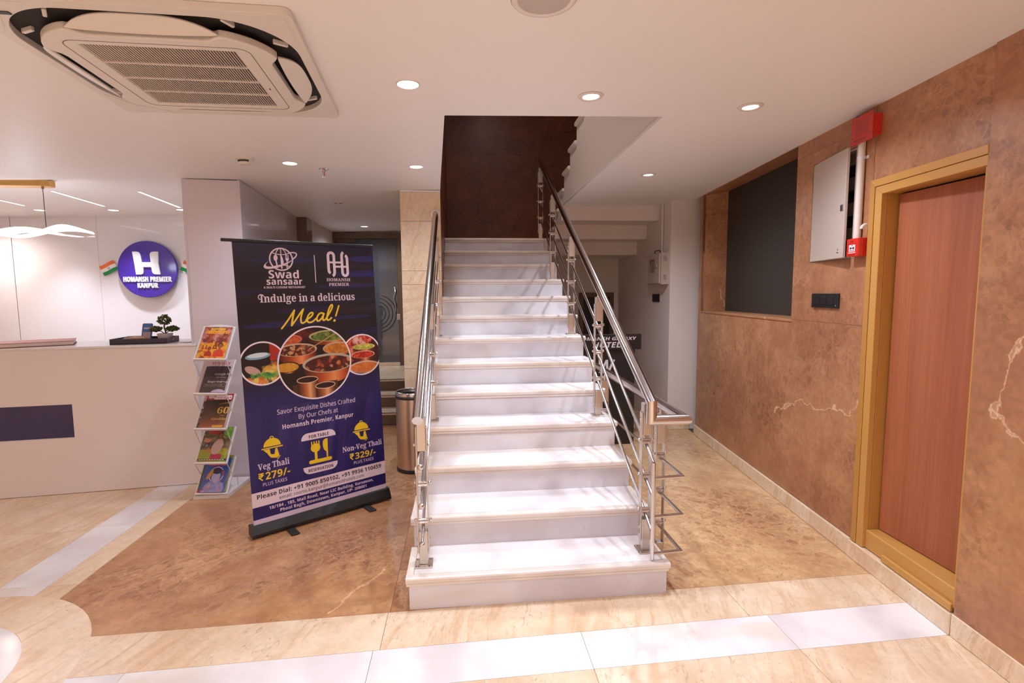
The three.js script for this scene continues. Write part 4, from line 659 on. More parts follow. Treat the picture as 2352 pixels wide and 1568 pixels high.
magazine(2, 'magazine', 'brown magazine with golden number 60 on the third shelf', 'magazine', 0.172, 0.24, 0.006, 0.006, 0, (g) => { const l = g.createLinearGradient(0, 0, 0, 384); l.addColorStop(0, '#32241c'); l.addColorStop(0.6, '#5a3a26'); l.addColorStop(1, '#a0583a'); g.fillStyle = l; g.fillRect(0, 0, 288, 384); g.fillStyle = '#d4a646'; g.font = 'bold 128px serif'; g.fillText('60', 158, 190); g.font = '26px serif'; g.save(); g.translate(170, 68); g.rotate(-0.25); g.fillText('Celebrating', 0, 0); g.restore(); g.font = 'italic bold 44px serif'; g.fillText('Anokha', 112, 280); g.font = '20px serif'; g.fillText('Years', 200, 225); g.fillStyle = '#d89a3c'; g.fillRect(150, 352, 120, 32); });
magazine(3, 'magazine', 'magazine with a woman in a garden on its cover on the fourth shelf', 'magazine', 0.196, 0.3, 0, 0, 0, (g) => { g.fillStyle = '#5a4a34'; g.fillRect(0, 0, 288, 384); blot(g, 50, ['#3a3426', '#7a5a3c', '#a89a78'], 0, 0, 288, 250, 30); blot(g, 30, ['#5f9a2c', '#4a8020', '#79b83a'], 230, 0, 288, 120, 26); g.fillStyle = '#8f9a2a'; g.fillRect(0, 250, 288, 134); blot(g, 40, ['#a8a02c', '#c0783c', '#7c8a22'], 0, 250, 288, 384, 26); scribble(g, 50, 48, 120, 34, '#a8322c', 10); g.fillStyle = '#c07a60'; g.beginPath(); g.ellipse(52, 150, 40, 22, 0, 0, 7); g.fill(); figure(g, 178, 95, 46, '#b58f86', '#8c5236', '#2a1a12'); g.fillStyle = '#b02a50'; g.fillRect(120, 300, 112, 60); g.fillStyle = '#c39c94'; g.beginPath(); g.ellipse(165, 225, 52, 80, 0.2, 0, 7); g.fill(); g.fillStyle = '#161210'; g.fillRect(0, 352, 288, 16); g.fillStyle = '#d8d0c4'; for (let x = 14; x < 270; x += 26) g.fillRect(x, 356, 20, 8); g.fillStyle = '#6f8ac0'; g.beginPath(); g.arc(58, 208, 13, 0, 7); g.fill(); });
magazine(4, 'magazine', 'dark teal magazine with small red blocks behind the blue one on the lowest shelf', 'magazine', 0.196, 0.305, -0.002, 0, 0, (g) => { const l = g.createLinearGradient(0, 0, 0, 384); l.addColorStop(0, '#4a3a4a'); l.addColorStop(0.6, '#3a4250'); l.addColorStop(1, '#27605c'); g.fillStyle = l; g.fillRect(0, 0, 288, 384); g.fillStyle = '#a02c30'; g.fillRect(16, 190, 44, 30); g.fillRect(14, 250, 50, 26); g.fillRect(0, 350, 56, 34); g.fillStyle = '#c89070'; g.fillRect(20, 214, 34, 16); blot(g, 20, ['#c83a5a', '#5a9a3a', '#d8a03a'], 60, 0, 288, 40, 20); });
magazine(4, 'magazine', 'yellow green magazine edge at the far right of the lowest shelf', 'magazine', 0.06, 0.31, 0.066, 0.005, 0, (g) => { g.fillStyle = '#8a8a2c'; g.fillRect(0, 0, 288, 384); blot(g, 40, ['#b0901c', '#4a8a2c', '#c8a02a'], 0, 0, 288, 384, 50); });
magazine(4, 'magazine', 'bright blue magazine with a pale haloed portrait on the lowest shelf', 'magazine', 0.168, 0.285, 0.006, 0.011, 0, (g) => { const l = g.createLinearGradient(0, 0, 0, 384); l.addColorStop(0, '#1c4f9c'); l.addColorStop(1, '#5a5aa4'); g.fillStyle = l; g.fillRect(0, 0, 288, 384); scribble(g, 34, 58, 220, 34, '#d84a50', 11); g.strokeStyle = '#d8b0c0'; g.lineWidth = 10; g.beginPath(); g.arc(150, 190, 84, 0, 7); g.stroke(); g.fillStyle = '#8a8ac8'; g.beginPath(); g.ellipse(150, 345, 120, 90, 0, 0, 7); g.fill(); g.fillStyle = '#b0a4cc'; g.beginPath(); g.ellipse(150, 215, 50, 64, 0, 0, 7); g.fill(); g.fillStyle = '#3a3044'; g.beginPath(); g.ellipse(150, 150, 52, 34, 0, 0, 7); g.fill(); g.fillStyle = '#c88a3a'; g.beginPath(); g.ellipse(72, 190, 22, 60, 0.5, 0, 7); g.fill(); g.fillStyle = '#b83240'; g.beginPath(); g.ellipse(226, 170, 9, 40, -0.3, 0, 7); g.fill(); blot(g, 24, ['#c8a0b8', '#8aa0d0', '#b88aa0'], 30, 290, 260, 384, 20); });

// ------------------------------------------------------------------ roll-up banner
const texBanner = canvasTex(1024, 2000, (g) => {
  const W = 1024, wh = '#e0c9d2', yl = '#e8c020';
  const bg = g.createLinearGradient(0, 0, 0, 2000); bg.addColorStop(0, '#1c1336'); bg.addColorStop(0.1, '#130d16'); bg.addColorStop(0.45, '#150e17'); bg.addColorStop(0.56, '#211a54'); bg.addColorStop(1, '#1e185a'); g.fillStyle = bg; g.fillRect(0, 0, W, 2000);
  for (let i = 0; i < 26; i++) { const y = 40 + i * 38 + 30 * rnd(); g.globalAlpha = 0.16 + 0.24 * rnd(); g.fillStyle = i % 3 ? '#2a2a9c' : '#4a2030'; g.beginPath(); g.ellipse(rnd() * W, y, 120 + 260 * rnd(), 10 + 20 * rnd(), -0.03, 0, 7); g.fill(); }
  for (let i = 0; i < 22; i++) { g.globalAlpha = 0.05 + 0.08 * rnd(); g.fillStyle = '#6a4a8a'; const x = rnd() * W; g.beginPath(); g.moveTo(x, 1180); g.lineTo(x + 30 + 40 * rnd(), 1180); g.lineTo(x - 60 + 40 * rnd(), 1760); g.lineTo(x - 90, 1760); g.fill(); }
  g.globalAlpha = 1; g.lineCap = 'round'; g.lineJoin = 'round';
  const T = (s, x0, x1, y, size, font, col = wh, style = 'bold') => { g.font = `${style} ${size}px ${font}`; g.fillStyle = col; g.textAlign = 'left'; g.textBaseline = 'alphabetic'; const w = g.measureText(s).width; g.save(); g.translate(x0, y); g.scale((x1 - x0) / w, 1); g.fillText(s, 0, 0); g.restore(); };
  // globe emblem
  g.strokeStyle = wh; g.fillStyle = wh; g.lineWidth = 10; g.beginPath(); g.arc(313, 118, 78, 0, 7); g.stroke(); g.lineWidth = 6;
  g.beginPath(); g.ellipse(313, 118, 40, 78, 0, 3.5, 5.9); g.stroke(); g.beginPath(); g.moveTo(258, 74); g.quadraticCurveTo(313, 96, 368, 74); g.stroke(); g.beginPath(); g.moveTo(313, 42); g.lineTo(313, 84); g.stroke(); g.beginPath(); g.moveTo(262, 170); g.quadraticCurveTo(313, 150, 366, 168); g.stroke();
  g.beginPath(); g.ellipse(275, 108, 14, 22, 0.1, 0, 7); g.fill(); g.lineWidth = 10; g.beginPath(); g.moveTo(277, 128); g.lineTo(284, 176); g.stroke();
  g.beginPath(); g.moveTo(308, 78); g.quadraticCurveTo(332, 110, 328, 150); g.lineTo(318, 152); g.lineTo(318, 186); g.lineTo(309, 186); g.fill();
  for (const x of [345, 354, 363]) { g.lineWidth = 5; g.beginPath(); g.moveTo(x, 88); g.lineTo(x, 116); g.stroke(); } g.beginPath(); g.ellipse(354, 118, 12, 12, 0, 0, 7); g.fill(); g.lineWidth = 9; g.beginPath(); g.moveTo(354, 122); g.lineTo(350, 176); g.stroke();
  g.lineWidth = 9; g.beginPath(); g.moveTo(368, 72); g.bezierCurveTo(430, 55, 440, 85, 392, 116); g.stroke(); g.beginPath(); g.moveTo(232, 128); g.bezierCurveTo(180, 170, 210, 184, 300, 158); g.bezierCurveTo(340, 146, 370, 134, 400, 112); g.bezierCurveTo(366, 152, 300, 180, 230, 188); g.bezierCurveTo(180, 190, 176, 165, 232, 128); g.fill();
  T('Swad', 216, 436, 254, 80, 'sans-serif'); T('sansaar', 200, 452, 300, 66, 'sans-serif'); T('A MULTI CUISINE RESTAURANT', 182, 470, 326, 22, 'sans-serif');
  g.fillRect(548, 80, 6, 206);
  // interlaced emblem
  g.lineWidth = 21; g.strokeStyle = wh; g.lineCap = 'butt';
  g.beginPath(); g.moveTo(668, 214); g.bezierCurveTo(656, 206, 655, 200, 655, 185); g.lineTo(655, 84); g.bezierCurveTo(655, 50, 700, 50, 700, 84); g.lineTo(700, 200); g.bezierCurveTo(700, 220, 694, 230, 684, 236); g.stroke();
  g.beginPath(); g.moveTo(790, 76); g.bezierCurveTo(802, 84, 804, 90, 804, 105); g.lineTo(804, 206); g.bezierCurveTo(804, 242, 762, 242, 762, 206); g.lineTo(762, 84); g.bezierCurveTo(762, 70, 766, 60, 776, 52); g.stroke();
  g.lineWidth = 15; for (const y of [132, 164]) { g.beginPath(); g.moveTo(y === 132 ? 655 : 700, y); g.lineTo(y === 132 ? 762 : 804, y); g.stroke(); }
  T('HOMANSH', 632, 822, 276, 32, 'serif'); T('PREMIER', 648, 808, 312, 32, 'serif');
  // headline
  T('Indulge in a delicious', 150, 850, 424, 76, 'serif'); g.strokeStyle = wh; g.lineWidth = 6; g.lineCap = 'round'; g.beginPath(); g.arc(160, 386, 18, 2, 6); g.stroke();
  g.save(); g.translate(0, 26); g.transform(1, 0, -0.12, 1, 62, 0); g.strokeStyle = yl; g.lineWidth = 13;                                        // the script word, drawn with a pen
  const S = (...p) => { g.beginPath(); g.moveTo(p[0], p[1]); for (let i = 2; i < p.length; i += 6) g.bezierCurveTo(...p.slice(i, i + 6)); g.stroke(); };
  S(292, 590, 330, 540, 350, 500, 372, 462); S(372, 462, 366, 500, 360, 540, 360, 572); S(360, 572, 390, 530, 410, 490, 436, 456); S(436, 456, 424, 500, 416, 540, 430, 556, 440, 562, 450, 556, 462, 544);
  S(462, 534, 500, 520, 520, 490, 504, 484, 476, 480, 452, 545, 484, 556, 506, 560, 522, 544, 536, 528); S(590, 496, 560, 470, 526, 530, 548, 548, 566, 556, 586, 520, 594, 496); S(594, 496, 580, 540, 590, 556, 610, 538); S(610, 538, 640, 490, 668, 440, 652, 430, 636, 426, 612, 520, 622, 542, 632, 554, 646, 540, 654, 530);
  S(706, 440, 700, 470, 692, 500, 688, 516); g.fillStyle = yl; g.beginPath(); g.arc(680, 552, 10, 0, 7); g.fill(); g.restore();
  // food pictures
  const pot = (x, y, rx, ry, h, body, rim, food, cols) => { const l = g.createLinearGradient(x - rx, 0, x + rx, 0); l.addColorStop(0, '#3a1408'); l.addColorStop(0.35, body); l.addColorStop(0.6, '#e08a50'); l.addColorStop(0.8, body); l.addColorStop(1, '#3a1408'); g.fillStyle = l; g.beginPath(); g.moveTo(x - rx, y); g.bezierCurveTo(x - rx * 0.95, y + h, x - rx * 0.5, y + h * 1.2, x, y + h * 1.2); g.bezierCurveTo(x + rx * 0.5, y + h * 1.2, x + rx * 0.95, y + h, x + rx, y); g.fill(); g.fillStyle = rim; g.beginPath(); g.ellipse(x, y, rx, ry, 0, 0, 7); g.fill(); g.save(); g.beginPath(); g.ellipse(x, y + ry * 0.08, rx * 0.91, ry * 0.84, 0, 0, 7); g.clip(); g.fillStyle = food; g.fillRect(x - rx, y - ry, 2 * rx, 2 * ry); blot(g, 60, cols, x - rx, y - ry, x + rx, y + ry, rx * 0.12); g.restore(); };
  const round = (x, y, r, fn) => { g.save(); g.beginPath(); g.arc(x, y, r, 0, 7); g.clip(); fn(); g.restore(); g.strokeStyle = '#e8d6da'; g.lineWidth = 11; g.beginPath(); g.arc(x, y, r, 0, 7); g.stroke(); };
  round(140, 855, 152, () => { g.fillStyle = '#1a1214'; g.fillRect(-20, 690, 330, 330); g.fillStyle = '#a8281c'; g.fillRect(190, 690, 110, 150); g.fillStyle = '#3a6a9a'; g.fillRect(236, 800, 50, 50); g.fillStyle = '#7fa0ae'; g.beginPath(); g.ellipse(110, 800, 84, 24, -0.06, 0, 7); g.fill(); g.fillStyle = '#c8d4d8'; g.beginPath(); g.ellipse(110, 794, 70, 16, -0.06, 0, 7); g.fill(); g.fillStyle = '#b89488'; g.beginPath(); g.ellipse(70, 900, 56, 28, 0.5, 0, 7); g.fill(); blot(g, 70, ['#d8a83a', '#e0c070', '#c88a2a'], 130, 880, 300, 940, 22); blot(g, 70, ['#2a6a3a', '#4a8a3a', '#88a83a'], 60, 930, 300, 970, 22); blot(g, 60, ['#e07a3a', '#d8c060', '#c85a2a'], 0, 960, 290, 1020, 22); blot(g, 16, ['#a85a2a'], 200, 830, 290, 880, 16); });
  round(880, 862, 160, () => { g.fillStyle = '#3a120c'; g.fillRect(700, 690, 330, 340); blot(g, 120, ['#a82a1a', '#d8583a', '#7a1a10', '#d88a6a'], 715, 700, 850, 900, 26); blot(g, 50, ['#b82a1a', '#e0b0a0'], 820, 690, 960, 770, 22); pot(900, 800, 96, 24, 40, '#6a2a16', '#c8b060', '#b0a040', ['#8a8a2a', '#d8c860']); pot(890, 862, 100, 30, 50, '#5a1c10', '#d0a080', '#b02a1a', ['#d8482a', '#8a1a10']); pot(900, 962, 130, 48, 60, '#3a1a10', '#c8a890', '#c86a2c', ['#d87a3a', '#b85a22']); });
  round(512, 888, 272, () => { g.fillStyle = '#1c0e0a'; g.fillRect(230, 600, 560, 570); blot(g, 30, ['#6a1c10', '#3a100a'], 240, 610, 500, 720, 40); pot(640, 690, 170, 44, 60, '#8a3016', '#b0a070', '#4a5a24', ['#6a7a2c', '#8a8a3a', '#30401a']); pot(330, 700, 90, 36, 60, '#a8321a', '#c86a4a', '#a84a2a', ['#c85a30']); pot(380, 780, 145, 48, 90, '#a8401c', '#c0a080', '#4a1c10', ['#8a2a16', '#c87a4a', '#2a1008', '#d0a070']); pot(690, 790, 120, 46, 50, '#a84420', '#b89a7a', '#b86a26', ['#d88a30', '#a85a20']); g.strokeStyle = '#b0844a'; g.lineWidth = 8; g.beginPath(); g.moveTo(470, 780); g.lineTo(690, 670); g.stroke(); pot(610, 900, 200, 72, 130, '#b0481e', '#b0a08a', '#4a1a10', ['#a8341a', '#d06a3a', '#6a1e10', '#e0a070', '#3a140a']); pot(300, 900, 90, 40, 40, '#2a140c', '#3a2010', '#c88a2a', ['#d89a34', '#b87a22']); g.fillStyle = '#4a2c14'; g.fillRect(330, 1040, 340, 130); for (const [x, y, s] of [[440, 1010, 76], [572, 1068, 76]]) { const l = g.createLinearGradient(x - s, 0, x + s, 0); l.addColorStop(0, '#3a1608'); l.addColorStop(0.4, '#b0602c'); l.addColorStop(0.6, '#e0a070'); l.addColorStop(1, '#4a1c0a'); g.fillStyle = l; g.fillRect(x - s, y, 2 * s, 170); g.fillStyle = '#2a1008'; g.beginPath(); g.ellipse(x, y, s, 24, 0, 0, 7); g.fill(); g.strokeStyle = '#d8b090'; g.lineWidth = 6; g.stroke(); } });
  T('Savor Exquisite Dishes Crafted', 208, 804, 1236, 50, 'sans-serif', wh, 'normal'); T('By Our Chefs at', 354, 658, 1293, 48, 'sans-serif', wh, 'normal'); T('Homansh Premier, Kanpur', 236, 780, 1350, 48, 'sans-serif');
  const cloche = (x, y, s) => { g.fillStyle = yl; g.strokeStyle = yl; g.beginPath(); g.arc(x, y, 66 * s, Math.PI, 0); g.closePath(); g.fill(); g.lineWidth = 7 * s; g.beginPath(); g.arc(x, y - 66 * s, 13 * s, Math.PI, 0); g.stroke(); g.lineWidth = 10 * s; g.beginPath(); g.moveTo(x - 78 * s, y + 12 * s); g.lineTo(x + 78 * s, y + 12 * s); g.stroke(); g.beginPath(); g.moveTo(x - 70 * s, y + 20 * s); g.lineTo(x - 20 * s, y + 20 * s); g.lineTo(x - 16 * s, y + 58 * s); g.quadraticCurveTo(x - 4 * s, y + 72 * s, x + 14 * s, y + 66 * s); g.lineTo(x + 22 * s, y + 24 * s); g.lineTo(x + 36 * s, y + 20 * s); g.lineTo(x + 46 * s, y + 66 * s); g.lineTo(x + 50 * s, y + 88 * s); g.lineTo(x + 30 * s, y + 102 * s); g.lineTo(x - 14 * s, y + 92 * s); g.quadraticCurveTo(x - 34 * s, y + 70 * s, x - 40 * s, y + 52 * s); g.closePath(); g.fill(); g.lineWidth = 6 * s; g.beginPath(); g.moveTo(x + 56 * s, y + 90 * s); g.lineTo(x + 34 * s, y + 112 * s); g.stroke(); g.beginPath(); g.closePath(); g.fill(); };
  cloche(160, 1456, 0.9); cloche(838, 1466, 0.88);
  const rupee = (x, y, s) => { g.strokeStyle = yl; g.lineCap = 'butt'; g.lineWidth = 0.12 * s; g.beginPath(); g.moveTo(x, y - 0.68 * s); g.lineTo(x + 0.48 * s, y - 0.68 * s); g.moveTo(x, y - 0.5 * s); g.lineTo(x + 0.48 * s, y - 0.5 * s); g.stroke(); g.beginPath(); g.moveTo(x, y - 0.68 * s); g.bezierCurveTo(x + 0.45 * s, y - 0.7 * s, x + 0.45 * s, y - 0.3 * s, x + 0.04 * s, y - 0.32 * s); g.lineTo(x + 0.36 * s, y); g.stroke(); };
  T('Veg Thali', 54, 272, 1612, 62, 'serif'); rupee(54, 1690, 74); T('279/-', 98, 274, 1690, 76, 'sans-serif', yl); T('PLUS TAXES', 76, 248, 1734, 34, 'sans-serif', wh, 'normal');
  T('Non-Veg Thali', 672, 1008, 1622, 58, 'serif'); rupee(730, 1698, 70); T('329/-', 772, 950, 1698, 70, 'sans-serif', yl); T('PLUS TAXES', 756, 928, 1738, 32, 'sans-serif', wh, 'normal');
  g.fillStyle = wh; g.beginPath(); g.roundRect(364, 1414, 262, 54, [50, 50, 0, 0]); g.fill(); g.beginPath(); g.roundRect(366, 1672, 262, 56, [0, 0, 50, 50]); g.fill();
  T('FOR TABLE', 418, 574, 1456, 34, 'sans-serif', '#1c1620'); T('RESERVATION', 400, 594, 1714, 34, 'sans-serif', '#1c1620');
  g.fillStyle = yl; g.strokeStyle = yl; g.lineCap = 'round'; for (const x of [438, 456, 474, 492]) { g.lineWidth = 9; g.beginPath(); g.moveTo(x, 1488); g.lineTo(x, 1530); g.stroke(); } g.beginPath(); g.ellipse(465, 1536, 36, 34, 0, 0, 7); g.fill(); g.fillRect(455, 1550, 20, 80); g.beginPath(); g.moveTo(522, 1500); g.bezierCurveTo(524, 1484, 545, 1478, 560, 1480); g.lineTo(556, 1630); g.lineTo(546, 1630); g.lineTo(544, 1580); g.bezierCurveTo(520, 1560, 518, 1540, 522, 1500); g.fill(); g.beginPath(); g.roundRect(410, 1626, 176, 28, 14); g.fill();
  g.fillStyle = wh; g.fillRect(0, 1768, W, 106); T('Please Dial: +91 9005 850102, +91 9936 110459', 30, 990, 1818, 44, 'sans-serif', '#17131c'); T('email: rooms.kanpur@homanshhotels.com', 182, 838, 1858, 36, 'sans-serif', '#17131c', 'normal');
  T('18/184 , 185, Mall Road, Near LIC Building, Kursawan,', 108, 916, 1912, 33, 'sans-serif'); T('Phool Bagh, Downtown, Kanpur, UP- 208001', 180, 856, 1948, 33, 'sans-serif');
  g.fillStyle = '#cdb9cc'; g.fillRect(0, 1964, W, 36);
});
{ const t = thing('rollup_banner', 'tall navy roll-up banner advertising meals on a black base', 'banner', [-1.401, 0, -0.815], 0.627);
  const L = 0.917;
  part('base_case', along([[-0.05, 0.018], [-0.045, 0.07], [-0.012, 0.084], [0.004, 0.078], [0.03, 0.03], [0.03, 0.014], [-0.045, 0.012]], 0.012, L - 0.012), M.black, t, 'black base case');
  for (const x of [0, L - 0.014]) part('end_cap', along([[-0.054, 0.01], [-0.05, 0.075], [-0.014, 0.09], [0.008, 0.083], [0.035, 0.03], [0.035, 0.01]], x, x + 0.014), M.black, t);
  for (const x of [0.22, 0.73]) { part('foot', rbox(0.05, 0.009, 0.25, 0.004, x, 0.0055, 0.005), M.blackMatt, t); }
  // tessellated cloth with a slight wave
  const c = new THREE.PlaneGeometry(0.88, 1.705, 40, 60).translate(0.457, 0.9325, 0), q = c.attributes.position; for (let i = 0; i < q.count; i++) q.setZ(i, 0.0022 * Math.sin(q.getX(i) * 16 + q.getY(i) * 1.4) * sm(1.78, 1.2, q.getY(i)) * sm(0.08, 0.4, q.getY(i))); c.computeVertexNormals();
  c.translate(-0.457, -0.08, 0).rotateZ(0.013).rotateX(-0.03).translate(0.457, 0.083, 0);
  const back = c.clone(); { const b = back.attributes.position; for (let i = 0; i < b.count; i++) b.setZ(i, b.getZ(i) - 0.0015); back.setIndex(Array.from(c.index.array).reverse()); back.computeVertexNormals(); }
  const sheet = part('printed_sheet', c, phys(0xffffff, 0.36, { map: texBanner, clearcoat: 0.12, clearcoatRoughness: 0.3 }), t, 'navy printed sheet with white and yellow lettering'); part('sheet_back', back, std([0.5, 0.48, 0.5], 0.6), sheet);
  part('top_bar', rspan(-0.04, 0.898, 1.779, 1.797, -0.009, 0.009, 0.004).translate(-0.457, -0.08, 0).rotateZ(0.013).rotateX(-0.03).translate(0.457, 0.083, 0), M.black, t);
  part('support_pole', rod([0.457, 0.06, -0.025], [0.435, 1.785, -0.065], 0.009), M.steel, t); }

// ------------------------------------------------------------------ bin
{ const t = thing('dustbin', 'round brushed steel dustbin with open black rimmed top', 'bin', [-0.53, 0, -1.99]), lat = (p, s = 48) => new THREE.LatheGeometry(p.map((q) => new THREE.Vector2(...q)), s), r = 0.142;
  part('base_ring', lat([[0.001, 0.001], [r + 0.004, 0.001], [r + 0.005, 0.006], [r + 0.005, 0.028], [r, 0.032], [0.001, 0.032]]), M.black, t); part('body', lat([[r, 0.031], [r, 0.615], [r - 0.003, 0.615], [r - 0.003, 0.04]]), std([0.60, 0.47, 0.39], 0.3, 1), t, 'brushed steel body');
  part('rim_band', lat([[r - 0.004, 0.613], [r + 0.004, 0.613], [r + 0.005, 0.62], [r + 0.004, 0.634], [r - 0.004, 0.634]]), M.black, t); part('top_ring', lat([[r - 0.006, 0.634], [r + 0.003, 0.634], [r + 0.001, 0.66], [r - 0.006, 0.668], [r - 0.01, 0.66], [r - 0.006, 0.634]]), M.steel, t); part('inner_lid', lat([[0.001, 0.585], [r - 0.012, 0.6], [r - 0.004, 0.612], [0.001, 0.612]]), M.steelDark, t); }

// ------------------------------------------------------------------ fittings on the right wall
const fit = (name, label, cat, t, y) => thing(name, label, cat, onWall(t, y, 0), WT);
{ const t = fit('distribution_board', 'pale grey distribution board set in the marble with its door ajar', 'distribution board', -0.98, 1.645);
  part('case', [span(0.001, 0.412, 0.002, 0.012, -0.1, -0.002), span(0.001, 0.412, 0.586, 0.596, -0.1, -0.002), span(0.001, 0.008, 0.002, 0.596, -0.1, -0.002), span(0.405, 0.415, 0.002, 0.596, -0.1, 0.002), span(0.001, 0.415, 0.002, 0.596, -0.105, -0.1)], M.greige, t);
  for (let k = 0; k < 4; k++) { const y = 0.05 + k * 0.14; const row = part('breaker_row', rspan(0.03, 0.395, y, y + 0.045, -0.08, -0.04, 0.002), M.blackMatt, t); for (let i = 0; i < 10; i++) part('breaker_switch', rspan(0.04 + i * 0.035, 0.052 + i * 0.035, y + 0.012, y + 0.034, -0.041, -0.028, 0.002), M.black, row); part('cover_strip', rspan(0.03, 0.395, y + 0.055, y + 0.13, -0.07, -0.05, 0.002), std([0.34, 0.28, 0.25], 0.6), t); }
  const door = part('door', rspan(0, 0.408, 0.004, 0.594, -0.016, 0, 0.003), M.greige, t, 'pale grey door standing ajar'); door.position.set(0.006, 0, 0.004); door.rotation.y = -0.125;
  part('lock', [rspan(0.365, 0.39, 0.262, 0.296, 0, 0.004, 0.001)], M.steelDark, door); part('key_slot', rspan(0.374, 0.381, 0.268, 0.29, 0.004, 0.006, 0.001), M.black, door); part('maker_mark', [box(0.008, 0.008, 0.0008, 0.352, 0.052, 0.0005), box(0.018, 0.005, 0.0008, 0.352, 0.036, 0.0005)], M.steelDark, door); }
{ const t = fit('fire_speaker', 'red fire alarm speaker box with perforated front just under the ceiling', 'alarm', -0.46, 2.305);
  part('box', rspan(-0.078, 0.072, -0.05, 0.055, 0, 0.05, 0.003), M.red, t);
  const tex = canvasTex(256, 192, (g) => { g.fillStyle = '#c51f12'; g.fillRect(0, 0, 256, 192); g.fillStyle = '#5c0d08'; for (let y = 0; y < 20; y++) for (let x = 0; x < 26; x++) { g.beginPath(); g.arc(48 + x * 6.4 + (y % 2) * 3.2, 30 + y * 5.4, 1.7, 0, 7); g.fill(); } g.fillStyle = '#3c0806'; g.font = 'bold 13px sans-serif'; g.fillRect(34, 158, 60, 7); g.fillRect(112, 164, 70, 6); g.fillRect(60, 172, 60, 5); for (const [x, y] of [[16, 20], [232, 20], [16, 140], [232, 140]]) { g.beginPath(); g.arc(x, y, 5, 0, 7); g.fill(); } });
  const g = rspan(-0.088, 0.08, -0.072, 0.068, 0.05, 0.0535, 0.001), p = g.attributes.position, u = g.attributes.uv; for (let i = 0; i < p.count; i++) u.setXY(i, (p.getX(i) + 0.088) / 0.168, (p.getY(i) + 0.072) / 0.14);
  part('front_plate', g, phys(0xffffff, 0.35, { map: tex, clearcoat: 0.4 }), t, 'red perforated front plate');
  for (const x of [-0.1, -0.112]) part('cable', new THREE.TubeGeometry(new THREE.CatmullRomCurve3([V(x - 0.008, 0.098, 0.008), V(x - 0.004, 0.05, 0.02), V(x + 0.01, 0.0, 0.02), V(-0.07, -0.04, 0.02)]), 16, 0.0035, 6), M.steelDark, t); }
{ const t = fit('conduit_pipe', 'vertical cream plastic conduit joining the two red alarm boxes', 'pipe', -0.506, 1.745);
  part('tube', cyl(0.0175, 0.51, 0, 0.255, 0.02, 24), M.pvc, t); part('pipe_clip', [span(-0.032, 0.032, 0.415, 0.43, 0.0005, 0.003), cyl(0.0195, 0.015, 0, 0.4225, 0.02, 24)], M.rackWhite, t); }
{ const t = fit('fire_call_point', 'red break glass fire call point lettered FIRE below the conduit', 'alarm', -0.494, 1.698);
  part('box', rspan(-0.048, 0.048, -0.048, 0.048, 0, 0.048, 0.004), M.red, t);
  const tex = canvasTex(192, 192, (g) => { g.fillStyle = '#d8281c'; g.fillRect(0, 0, 192, 192); g.fillStyle = '#2c0806'; g.font = 'bold 26px sans-serif'; g.textAlign = 'center'; g.fillText('FIRE', 84, 42); g.strokeStyle = '#7c120c'; g.lineWidth = 4; g.strokeRect(28, 56, 128, 116); g.fillStyle = '#e8d8d8'; g.fillRect(38, 66, 108, 74); g.fillStyle = '#5c1414'; g.beginPath(); g.arc(68, 104, 14, 0, 7); g.fill(); g.fillStyle = '#2a2a2a'; g.beginPath(); g.arc(116, 104, 14, 0, 7); g.fill(); g.fillRect(80, 100, 24, 8); g.fillRect(84, 70, 16, 10); g.fillRect(50, 126, 84, 5); g.fillStyle = '#e0b0b0'; g.fillRect(28, 148, 128, 12); g.fillStyle = '#5c0d08'; g.fillRect(40, 176, 100, 7); });
  const g = rspan(-0.046, 0.046, -0.046, 0.046, 0.048, 0.051, 0.0012), p = g.attributes.position, u = g.attributes.uv; for (let i = 0; i < p.count; i++) u.setXY(i, (p.getX(i) + 0.046) / 0.092, (p.getY(i) + 0.046) / 0.092);
  part('face', g, phys(0xffffff, 0.3, { map: tex, clearcoat: 0.5 }), t, 'red face with white window'); }
{ const t = fit('conduit_stub', 'short white curved conduit end poking out beside the door frame', 'pipe', -0.447, 1.79);
  part('elbow', new THREE.TorusGeometry(0.022, 0.008, 12, 18, 2.6).rotateY(Math.PI / 2).rotateX(0.5).translate(0, 0, 0.016), M.pvc, t); part('hole_patch', cyl(0.018, 0.002, 0, 0, 0, 18).rotateX(Math.PI / 2).translate(0.005, 0.012, 0.0015), M.greige, t); }
{ const t = fit('switch_plate', 'wide black switch plate with three modules below the distribution board', 'switch', -0.79, 1.41);
  part('frame', rspan(-0.132, 0.134, -0.043, 0.043, 0, 0.012, 0.003), M.black, t); for (let k = 0; k < 3; k++) part('switch_module', rspan(-0.1 + k * 0.066, -0.04 + k * 0.066, -0.024, 0.026, 0.012, 0.0145, 0.0015), std([0.022, 0.018, 0.018], 0.25), t); part('indicator', rspan(0.112, 0.118, -0.03, -0.025, 0.012, 0.0125, 0.0003), M.greige, t); }

